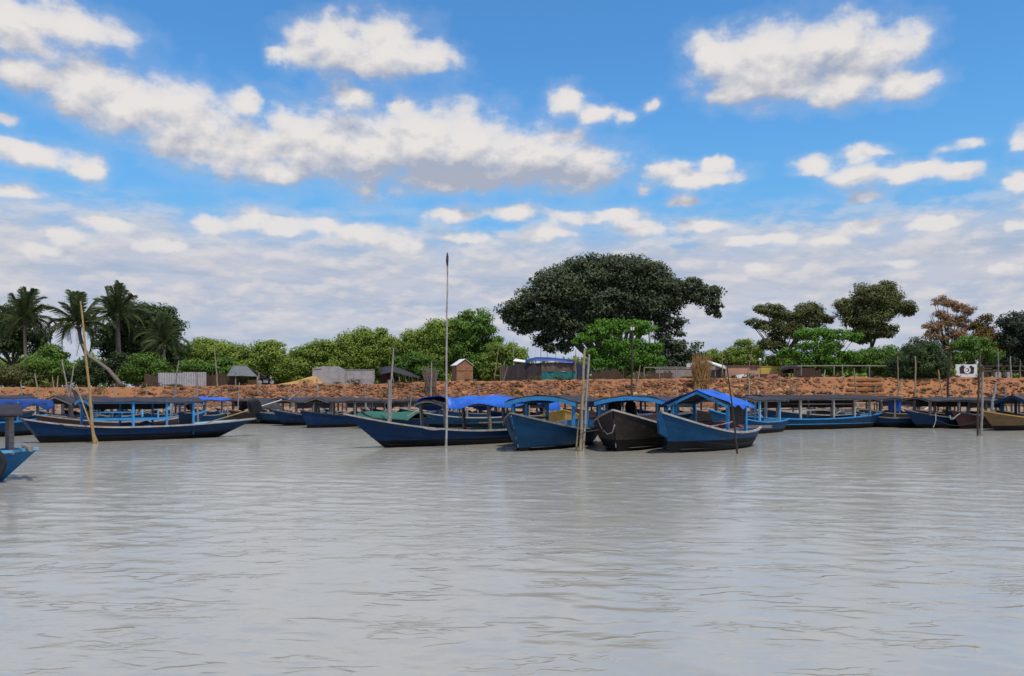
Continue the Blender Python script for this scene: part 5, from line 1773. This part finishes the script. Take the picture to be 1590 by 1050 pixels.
cloth(776, 784, 568, 568, None, 86.5, 'brown_cloth', seed=2)
cloth(783, 840, 567.5, 563, None, 86.6, 'dark_cloth', seed=3, amp=0.12)
cloth(840.5, 894, 563, 563.5, 577, 86.62, 'brown_cloth', seed=4)
cloth(841, 894, 576.6, 577, None, 86.66, 'teal_cloth', seed=5)
cloth(894.5, 912, 564, 566, None, 86.64, 'navy_cloth', seed=6)
rows = []
for i in range(15):
    k = i / 14
    px = lerp(816, 892, k)
    zt = H - (np.interp(k, [0, 0.2, 0.5, 1], [559, 554.5, 555, 559]) - HOR) / FPX * 87.4
    rows.append([(wx(px, 86.7), 86.4, zt - 0.42 + 0.05 * math.sin(i)), (wx(px, 86.9), 86.9, zt - 0.1), (wx(px, 87.4), 87.4, zt), (wx(px, 88.2), 88.4, zt - 0.15)])
put(MB().slab(rows, 0.03), 'blue_roof_tarp', 'deep_blue_tarp', e, True)
put(MB().slab([[P3(797, 560.5, 87.0), P3(800, 557, 88)], [P3(820, 563, 87.0), P3(818, 560, 88)]], 0.04), 'white_roof_sheet', 'white_paint', e)
put(MB().bar(P3(880, 558, 86.8), P3(912, 563, 86.8), 0.09, 0.09), 'beam', 'grey_wood', e)
for px in (783, 840, 893, 911):
    a = P3(px, 600, 86.75)
    a.z = gz(a.x, 86.75) - 0.1
    put(MB().tube([a, P3(px, 561, 86.75)], 0.05, 6), 'post', 'grey_pole', e)

# lamp post
e = at_base('lamp_post', 'dark lamp post with white lamp head in front of the bright green tree', 'lamp post', 981.5, 86)
zt = H - (513 - HOR) / FPX * 86 - e.location.z
MB().tube([(0, 0, -0.2), (0, 0, 0.6), (0, 0, 0.61), (0, 0, zt)], [0.16, 0.15, 0.10, 0.08], 8).build('pole', MATS['dark_roof'], e)
MB().tube([(-0.1, -0.05, zt), (-0.1, -0.05, zt + 0.35)], 0.09, 8).tube([(0.13, -0.05, zt), (0.13, -0.05, zt + 0.35)], 0.09, 8).build('lamp_head', MATS['white_paint'], e)
e = at_base('lamp_post', 'thin post with small round white lamp behind the yellow wall', 'lamp post', 1180, 96)
zt = H - (560 - HOR) / FPX * 96 - e.location.z
MB().tube([(0, 0, -0.2), (0, 0, zt)], 0.05, 6).build('pole', MATS['grey_pole'], e)
rows = [[(0.17 * math.sin(a) * math.cos(q), 0.17 * math.sin(a) * math.sin(q), zt + 0.12 + 0.17 * math.cos(a)) for q in [k * math.pi / 5 for k in range(11)]] for a in [k * math.pi / 8 for k in range(9)]]
MB().grid(rows).build('globe', MATS['white_paint'], e, True)

# white tower far behind
e = at_base('water_tower', 'white water tower showing through the great tree', 'tower', 1013, 150)
zt = H - (505 - HOR) / FPX * 150 - e.location.z
for dx, dy in ((-0.5, -0.5), (0.5, -0.5), (-0.5, 0.5), (0.5, 0.5)):
    MB().box((dx, dy, (zt - 2.4) / 2), (0.15, 0.15, zt - 2.4)).build('leg', MATS['concrete'], e)
MB().tube([(0, 0, zt - 2.4), (0, 0, zt - 0.1), (0, 0, zt)], [0.75, 0.75, 0.3], 14).build('tank', MATS['white_paint'], e)

# wall and rail between lamp post and straw bundle
def pipe_rail(label, px0, px1, y, Y, posts, m='grey_pole', low=None):
    e = at_base('pipe_rail', label, 'railing', (px0 + px1) / 2, Y, 'railings along the top of the bank')
    put(MB().tube([P3(px0, y, Y), P3((px0 + px1) / 2, y - 0.4, Y), P3(px1, y, Y)], 0.06, 6), 'rail', m, e)
    if low:
        put(MB().tube([P3(px0, low, Y), P3(px1, low, Y)], 0.05, 6), 'rail', m, e)
    for px in posts:
        a = P3(px, y, Y)
        put(MB().tube([(a.x, Y, gz(a.x, Y) - 0.1), (a.x, Y, a.z)], 0.06, 6), 'post', m, e)


pipe_rail('grey pipe rail between lamp post and straw bundle', 1000, 1078, 571, 86.8, (1000, 1024, 1050, 1077))
pipe_rail('long grey pipe rail under the vivid green tree and beyond', 1238, 1384, 568.5, 86.8, (1244, 1295, 1308, 1350, 1383))
pipe_rail('brown rail right of the white board at the right edge', 1518, 1610, 569, 86.6, (1524, 1550, 1566, 1584, 1606), 'plank_brown', 576)
e = at_base('low_wall', 'low grey wall behind the pipe rail left of the straw bundle', 'wall', 1050, 88.5)
put(boxpx(MB(), 1018, 1086, 573, 592, 88.5, 0.2), 'wall', 'grey_wall', e)
put(boxpx(MB(), 1017, 1087, 572.2, 572.9, 88.45, 0.3), 'coping', 'concrete', e)

# houses
e = at_base('house', 'grey house with white sloping porch roof beside the straw bundle', 'house', 1108, 89)
put(boxpx(MB(), 1086, 1128, 569, 592, 89.0, 5), 'wall', 'grey_wall', e)
put(MB().slab([[P3(1097, 561, 89.6), P3(1097, 559, 92.5)], [P3(1127, 572, 88.2), P3(1128, 569, 92.5)]], 0.12), 'porch_roof', 'white_paint', e)
put(MB().slab([[P3(1066, 572, 88.6), P3(1066, 565, 92)], [P3(1097, 560.8, 88.9), P3(1097, 559.4, 92.5)]], 0.1), 'roof', 'zinc', e)
for x0, x1 in ((1102, 1110), (1112, 1119), (1121, 1126)):
    w = put(boxpx(MB(), x0, x1, 575, 586, 88.94, 0.05), 'window', 'dark_opening', e)
    o = boxpx(MB(), x0 - 0.6, x1 + 0.6, 574.2, 575, 88.9, 0.1).build('frame', MATS['plank_brown'], w)
e = at_base('house', 'long salmon pink building with brown roof edge', 'house', 1155, 92)
put(boxpx(MB(), 1127, 1180, 570, 592, 92, 6), 'wall', 'salmon_wall', e)
put(boxpx(MB(), 1125, 1180.5, 567.2, 569.8, 91.93, 6.3), 'roof', 'tile_roof', e)
put(boxpx(MB(), 1136, 1150, 583, 592, 91.93, 0.1), 'door', 'dark_opening', e)
put(boxpx(MB(), 1165, 1177, 570.5, 572.5, 91.9, 0.35), 'awning', 'tile_roof', e)
e = at_base('yellow_house', 'mustard yellow wall beside the salmon pink building', 'house', 1197, 92.3)
put(boxpx(MB(), 1180.8, 1214, 569.5, 581, 92.3, 5), 'wall', 'yellow_wall', e)
put(boxpx(MB(), 1180.8, 1224, 581.3, 592, 92.25, 5), 'wall', 'tile_roof', e)
put(boxpx(MB(), 1180, 1215, 568.6, 569.3, 92.24, 5.2), 'coping', 'yellow_wall', e)
put(boxpx(MB(), 1207, 1210, 572.5, 575.5, 92.27, 0.1), 'vent', 'dark_opening', e)
e = at_base('market_stall', 'black-covered stall between yellow wall and vivid green tree', 'stall', 1228, 89)
put(MB().slab([[P3(1213, 572, 88.3), P3(1213, 569, 90)], [P3(1228, 569, 88.3), P3(1228, 567, 90)], [P3(1244, 570.5, 88.3), P3(1244, 568.5, 90)]], 0.25), 'cover', 'dark_cloth', e)
put(boxpx(MB(), 1214, 1243, 572, 580, 89.9, 0.05), 'back_cloth', 'dark_cloth', e)
for px in (1215, 1229, 1243):
    put(MB().box((wx(px, 88.5), 88.5, gz(0, 88.5) + 0.7), (0.09, 0.09, 1.5)), 'post', 'plank_brown', e)


def car(label, px, Y, L, m, rz, van=False):
    e = at_base('parked_car', label, 'car', px, Y, 'cars parked behind the bank')
    e.location.z += 0.02
    e.rotation_euler.z = rz
    prof = [(-0.5, 0.32), (-0.49, 0.75), (-0.40, 0.86), (-0.30, 1.32), (-0.05, 1.42), (0.14, 1.36), (0.27, 0.95), (0.46, 0.80), (0.5, 0.55), (0.5, 0.32)]
    if van:
        prof = [(-0.5, 0.35), (-0.5, 1.0), (-0.46, 1.6), (-0.2, 1.72), (0.15, 1.68), (0.32, 1.15), (0.47, 0.95), (0.5, 0.6), (0.5, 0.35)]
    hw = 0.82
    n = len(prof)
    mb = MB()
    rows = []
    for y, k in ((-hw, 0.95), (-hw * 0.98, 1.0), (hw * 0.98, 1.0), (hw, 0.95)):
        rows.append([(x * L, y * (1 if z < 0.95 else 0.84), z * (k if z > 0.6 else 1)) for x, z in prof])
    mb.grid(rows)
    mb.add(rows[0], [tuple(range(n))])
    mb.add(rows[-1], [tuple(range(n - 1, -1, -1))])
    mb.build('body', MATS[m], e)
    zt = prof[4][1] * 0.92
    for sg in (-1, 1):
        for x0, x1 in ((-0.27, -0.07), (-0.05, 0.13)):
            MB().add([(x0 * L, sg * 0.80, 0.95), (x1 * L, sg * 0.80, 0.95), (x1 * L * 0.95, sg * 0.71, zt - 0.1), (x0 * L * 0.95, sg * 0.71, zt - 0.1)], [(0, 1, 2, 3)]).build('window', MATS['car_glass'], e)
        for x in (-0.31, 0.31):
            w = MB().tube([(x * L, sg * 0.66, 0.31), (x * L, sg * 0.84, 0.31)], 0.31, 12).build('wheel', MATS['rubber'], e)
            MB().tube([(x * L, sg * 0.83, 0.31), (x * L, sg * 0.855, 0.31)], 0.17, 10).build('rim', MATS['steel'], w)
    MB().add([(0.28 * L, -0.62, 0.98), (0.28 * L, 0.62, 0.98), (0.155 * L, 0.55, zt - 0.03), (0.155 * L, -0.55, zt - 0.03)], [(0, 1, 2, 3)]).build('windscreen', MATS['car_glass'], e)


car('white car parked in front of the salmon pink building', 1160, 90.6, 3.2, 'car_white', 0.5)
car('pale red car parked in front of the yellow house', 1208, 90.8, 3.0, 'car_red', 0.6)

# white board with painted camera
e = at_base('photo_board', 'white board with a painted black camera, standing on the bank at right', 'sign', 1500, 86)
a, b_ = P3(1484, 566, 86), P3(1517, 586, 86)
mb = MB()
vs = [(a.x - 0.02, 86, a.z), (b_.x, 86, a.z), (b_.x + 0.05, 86, b_.z - 0.1), (a.x + 0.05, 86, b_.z - 0.1)]
mb.add(vs + [(x, y + 0.06, z) for x, y, z in vs], [(0, 1, 2, 3), (7, 6, 5, 4)] + [(i, i + 4, (i + 1) % 4 + 4, (i + 1) % 4) for i in range(4)])
put(mb, 'board', 'white_paint', e)
put(MB().add([P3(1490, 570, 85.97), P3(1513, 570, 85.97), P3(1512, 580, 85.97), P3(1491, 580, 85.97)], [(0, 1, 2, 3)]), 'camera_body', 'black_paint', e)
put(boxpx(MB(), 1492, 1497, 567.5, 570.5, 85.965, 0.004), 'camera_button', 'black_paint', e)
put(boxpx(MB(), 1506, 1510, 568, 570.5, 85.965, 0.004), 'camera_button', 'black_paint', e)
c = P3(1502, 574.8, 85.94)
for r0, r1, m, d, nm in ((0.20, 0.36, 'white_paint', 0, 'lens_ring'), (0, 0.13, 'white_paint', 0, 'lens_glint')):
    k = 24
    vs = [(c.x + r1 * math.cos(i * 2 * math.pi / k), c.y, c.z + r1 * math.sin(i * 2 * math.pi / k)) for i in range(k)]
    if r0:
        vs += [(c.x + r0 * math.cos(i * 2 * math.pi / k), c.y, c.z + r0 * math.sin(i * 2 * math.pi / k)) for i in range(k)]
        fs = [(i, (i + 1) % k, (i + 1) % k + k, i + k) for i in range(k)]
    else:
        vs = [(x - 0.05, y, z) for x, y, z in vs]
        fs = [tuple(range(k))]
    put(MB().add(vs, fs), nm, m, e)
for px in (1488, 1514):
    put(MB().box((wx(px, 86.15), 86.13, gz(e.location.x, 86) + 0.6), (0.1, 0.1, 1.4)), 'post', 'grey_wood', e)
e = at_base('bench', 'brown wooden bench beside the white board with the camera', 'bench', 1532, 85.9)
put(boxpx(MB(), 1521, 1541, 571, 573.5, 86.2, 0.06), 'backrest', 'plank_brown', e)
put(boxpx(MB(), 1521, 1541, 576, 578.5, 85.9, 0.4), 'seat', 'plank_brown', e)
for px in (1523, 1539):
    put(boxpx(MB(), px - 0.8, px + 0.8, 578.6, 588, 86.0, 0.3), 'leg', 'plank_brown', e)
for k, (px, lab) in enumerate(((1548, 'small concrete block on the bank left of a thin post, right'), (1565, 'small concrete block on the bank near the right edge'))):
    e = at_base('concrete_block', lab, 'block', px, 85.6)
    x = e.location.x
    put(MB().box((x, 85.6, e.location.z + 0.25), (0.62, 0.5, 0.62)).box((x, 85.6, e.location.z + 0.60), (0.5, 0.4, 0.08)), 'block', 'concrete', e)

# ------------------------------------------------------------------ poles
def pole(label, top, bot, Y, r=0.05, m='bamboo', nodes=True, seed=0, r1=None, name='mooring_pole', ground=None):
    q = random.Random(seed + int(top[0] * 13 + top[1]))
    a, b_ = P3(*bot, Y), P3(*top, Y)
    g = gz(a.x, Y) - 0.2
    g = min(a.z, max(g, -0.7)) if ground is None else ground
    d = (b_ - a)
    if abs(d.z) > 0.01 and a.z > g:
        a = a + d * ((g - a.z) / d.z)
    n = max(4, int((b_ - a).length / 0.7))
    pts, rad = [], []
    r1 = r * 0.55 if r1 is None else r1
    for i in range(n + 1):
        k = i / n
        p = a.lerp(b_, k)
        if 0 < i < n:
            p += Vector((q.uniform(-1, 1), q.uniform(-1, 1), 0)) * r * 0.45
        rr = lerp(r, r1, k)
        pts.append(p - (b_ - a).normalized() * rr * 0.5 if nodes and 0 < i < n else p)
        rad.append(rr)
        if nodes and 0 < i < n:
            pts.append(p)
            rad.append(rr * 1.22)
    o = MB().tube(pts, rad, 7).build(name, MATS[m])
    return tag(o, label, 'pole', 'bamboo and wooden poles')


tall = pole('very tall thin pole in front of the blue tarp boat, highest pole', (694.5, 395), (693, 692), 30.2, 0.04, 'pale_wood', r1=0.024)
MB().tube([P3(694.6, 412, 30.18), P3(694.4, 405, 30.17), P3(694.7, 398, 30.18), P3(694.5, 392, 30.18)], [0.036, 0.05, 0.045, 0.012], 7).build('rag', MATS['dark_cloth'], tall)
pole('tall golden bamboo pole leaning at the stern of the long left boat', (125, 468), (147, 686), 33.0, 0.06, 'golden_bamboo', r1=0.03)
pole('shorter bamboo pole crossing the tall golden one', (118, 597), (151, 687), 33.1, 0.035, 'bamboo')
pole('thick short weathered pole tied to the tall golden bamboo', (137, 612), (146, 683), 33.2, 0.06, 'bamboo', False, r1=0.055)
pole('left bamboo of the tall pair between the arched-roof boats', (908, 541), (901, 698), 28.3, 0.05, 'bamboo', r1=0.038)
pole('right bamboo of the tall pair between the arched-roof boats', (915, 550), (906, 697), 28.45, 0.042, 'grey_pole', r1=0.036)
pole('short thin bamboo beside the tall pair of poles', (907, 570), (895, 698), 28.4, 0.032, 'bamboo')
pole('thin crooked brown pole leaning on the peaked-tarp boat', (1126, 545), (1145, 704), 27.0, 0.04, 'brown_hull', r1=0.012)
pole('brown post of the twin mooring posts, right', (1522, 545), (1518, 677), 39.5, 0.05, 'plank_brown', r1=0.04)
pole('pale post of the twin mooring posts, right', (1526, 578), (1524, 674), 39.6, 0.055, 'grey_pole', r1=0.05)
pole('pale stake standing before the green canvas boat', (605, 590), (604, 655), 46, 0.13, 'grey_pole', False, r1=0.12)
pole('thin pole rising out of the stake before the black shelter', (611, 540), (607, 592), 46.2, 0.06, 'grey_pole', ground=P3(0, 600, 46.2).z)
pole('thin pale pole left on the roof of the long left boat', (278, 560), (267, 640), 46, 0.06, 'grey_pole')
pole('thin pale pole right of the corrugated fence', (306, 580), (308, 660), 46.5, 0.06, 'grey_pole')
pole('thin pole between corrugated fence and tin-roofed hut', (333, 540), (338, 602), 86, 0.08, 'bamboo')
pole('post before the tin-roofed hut', (400, 584), (400, 622), 82, 0.14, 'bamboo', False)
pole('thin pole below the taller concrete wall', (492, 588), (496, 650), 56, 0.08, 'grey_pole')
pole('thin pole at the far left of the bank', (54, 580), (60, 616), 80, 0.08, 'bamboo')
pole('left stick of the close pair on the left bank', (81, 585), (85, 615), 80, 0.06, 'bamboo')
pole('right stick of the close pair on the left bank', (90, 584), (86, 640), 70, 0.07, 'bamboo')
pole('left arm of the V of pale sticks, left bank', (96, 558), (106, 612), 80.5, 0.09, 'grey_pole')
pole('right arm of the V of pale sticks, left bank', (116, 561), (108, 612), 80.4, 0.08, 'grey_pole')
pole('thin pole through the fan of reeds', (670, 562), (669, 622), 80.5, 0.08, 'grey_pole')
pole('thin pole at the left corner of the cloth enclosure', (774, 540), (767, 592), 86, 0.06, 'bamboo')
pole('short leaning stick in front of the dark cloth', (788, 569), (781, 596), 85.2, 0.06, 'bamboo')
pole('second thin pole left of the blue roof tarp', (797, 527), (797, 566), 88.8, 0.05, 'grey_pole')
pole('thin white pole at the left end of the blue roof tarp', (824, 535), (823, 566), 88.8, 0.06, 'white_paint')
pole('leaning white pole beside the blue roof tarp', (833, 535), (829, 566), 88.85, 0.05, 'white_paint')
pole('thin pole above the middle of the blue roof tarp', (840, 537), (840, 566), 88.9, 0.05, 'grey_pole')
pole('short leaning pole above the blue roof tarp', (849, 545), (852, 566), 88.9, 0.05, 'grey_pole')
pole('thin dark pole above the right half of the blue roof tarp', (863, 540), (863, 566), 88.9, 0.05, 'grey_pole')
pole('thin pole at the right end of the blue roof tarp', (894, 543), (894, 592), 86.2, 0.06, 'grey_pole')
pole('thin leaning pole right of the lamp post', (994, 567), (987, 614), 82, 0.07, 'bamboo')
pole('brown post at the foot of the lamp post', (981, 588), (981, 620), 81, 0.16, 'plank_brown', False)
pole('thin pole in front of the salmon pink building', (1121, 548), (1122, 592), 85.5, 0.06, 'bamboo')
pole('long thin leaning pole before the salmon pink building', (1170, 535), (1158, 592), 85.5, 0.055, 'bamboo')
pole('pale post below the white car', (1162, 583), (1164, 626), 78, 0.10, 'grey_pole', False)
pole('short pale stake at the left of the slab stones', (1176, 604), (1177, 630), 76, 0.11, 'pale_wood', False)
pole('stake in the slab stones below the red car', (1211, 583), (1213, 604), 83, 0.10, 'bamboo', False)
pole('pale leaning stick by the long rail', (1281, 574), (1279, 592), 85.6, 0.09, 'pale_wood', False)
pole('pole standing left of the earth steps', (1326, 572), (1332, 625), 80.5, 0.09, 'bamboo')
pole('left thin pole against the dark shrub', (1394, 553), (1395, 640), 76, 0.07, 'bamboo')
pole('middle thin pole against the dark shrub', (1421, 553), (1421, 632), 76.5, 0.10, 'bamboo', False)
pole('right thin pole against the dark shrub', (1445.5, 551), (1445.5, 600), 84.5, 0.07, 'bamboo')
pole('leaning pale pole right of the earth steps', (1400, 588), (1384, 650), 62, 0.09, 'bamboo')
pole('leaning orange bamboo in front of the dark arched roof', (1457, 574), (1466, 635), 62, 0.08, 'golden_bamboo')
pole('tall brown pole in front of the dark arched roof', (1476, 549), (1470, 645), 52, 0.09, 'plank_brown')
pole('thin post left of the right edge by the brown rail', (1550, 547), (1550, 592), 85, 0.08, 'grey_pole')
pole('thin pale post near the right edge by the brown rail', (1569, 553), (1569, 592), 85, 0.09, 'grey_pole')
pole('thin post at the right edge by the brown rail', (1584, 558), (1584, 592), 85.4, 0.06, 'grey_pole')
pole('short pale pole standing in the peaked blue roof boat', (1546, 594), (1539, 640), 46, 0.09, 'grey_pole', ground=0.6)
# boards and driftwood on the left bank
for k, (p, q, lab) in enumerate((((112, 614), (133, 606), 'grey plank lying on the left bank beside the V of sticks'), ((320, 617), (338, 604), 'bent branch lying on the rubble right of the corrugated fence'), ((116, 606), (128, 628), 'dark plank leaning beside the tall golden bamboo'))):
    Y = 81.0 if k < 2 else 60
    o = MB().bar(P3(*p, Y), P3(*q, Y), 0.12, 0.12).build('driftwood', MATS['grey_wood' if k == 0 else ('bamboo' if k == 1 else 'dark_roof')])
    tag(o, lab, 'driftwood')

# more thin stakes among the far boats
STAKES = [(32, 592, 36, 640, 62, 'thin stake left of the peaked grey-brown roof'), (178, 600, 181, 640, 60, 'thin stake behind the long left boat, below the dark bush'), (228, 596, 226, 640, 61, 'thin stake behind the long left boat, below the brown fence'),
          (372, 594, 369, 642, 61, 'thin stake left of the black engine'), (447, 600, 452, 645, 61, 'thin stake right of the black engine, below the sand heap'), (534, 598, 531, 646, 58, 'thin stake below the joint of the two concrete walls'),
          (566, 602, 570, 648, 57, 'thin stake above the green canvas boat'), (640, 600, 637, 640, 61, 'thin stake left of the fan of reeds'), (742, 596, 745, 640, 62, 'thin stake right of the plywood hut'),
          (858, 598, 855, 640, 62, 'thin stake above the left arched roof'), (1050, 592, 1053, 640, 61, 'thin stake above the gap left of the peaked tarp'), (1236, 592, 1232, 640, 62, 'thin stake above the striped boat, left of the steps'),
          (1296, 596, 1300, 640, 62, 'thin stake above the striped boat, right of centre'), (1360, 598, 1357, 640, 62, 'thin stake at the right foot of the earth steps'), (1506, 596, 1503, 645, 56, 'thin stake just left of the twin mooring posts'),
          (1560, 600, 1564, 645, 56, 'thin stake behind the peaked blue roof at the right')]
for x0, y0, x1, y1, Y, lab in STAKES:
    pole(lab, (x0, y0), (x1, y1), Y, 0.055, 'bamboo' if int(x0) % 2 else 'grey_pole')
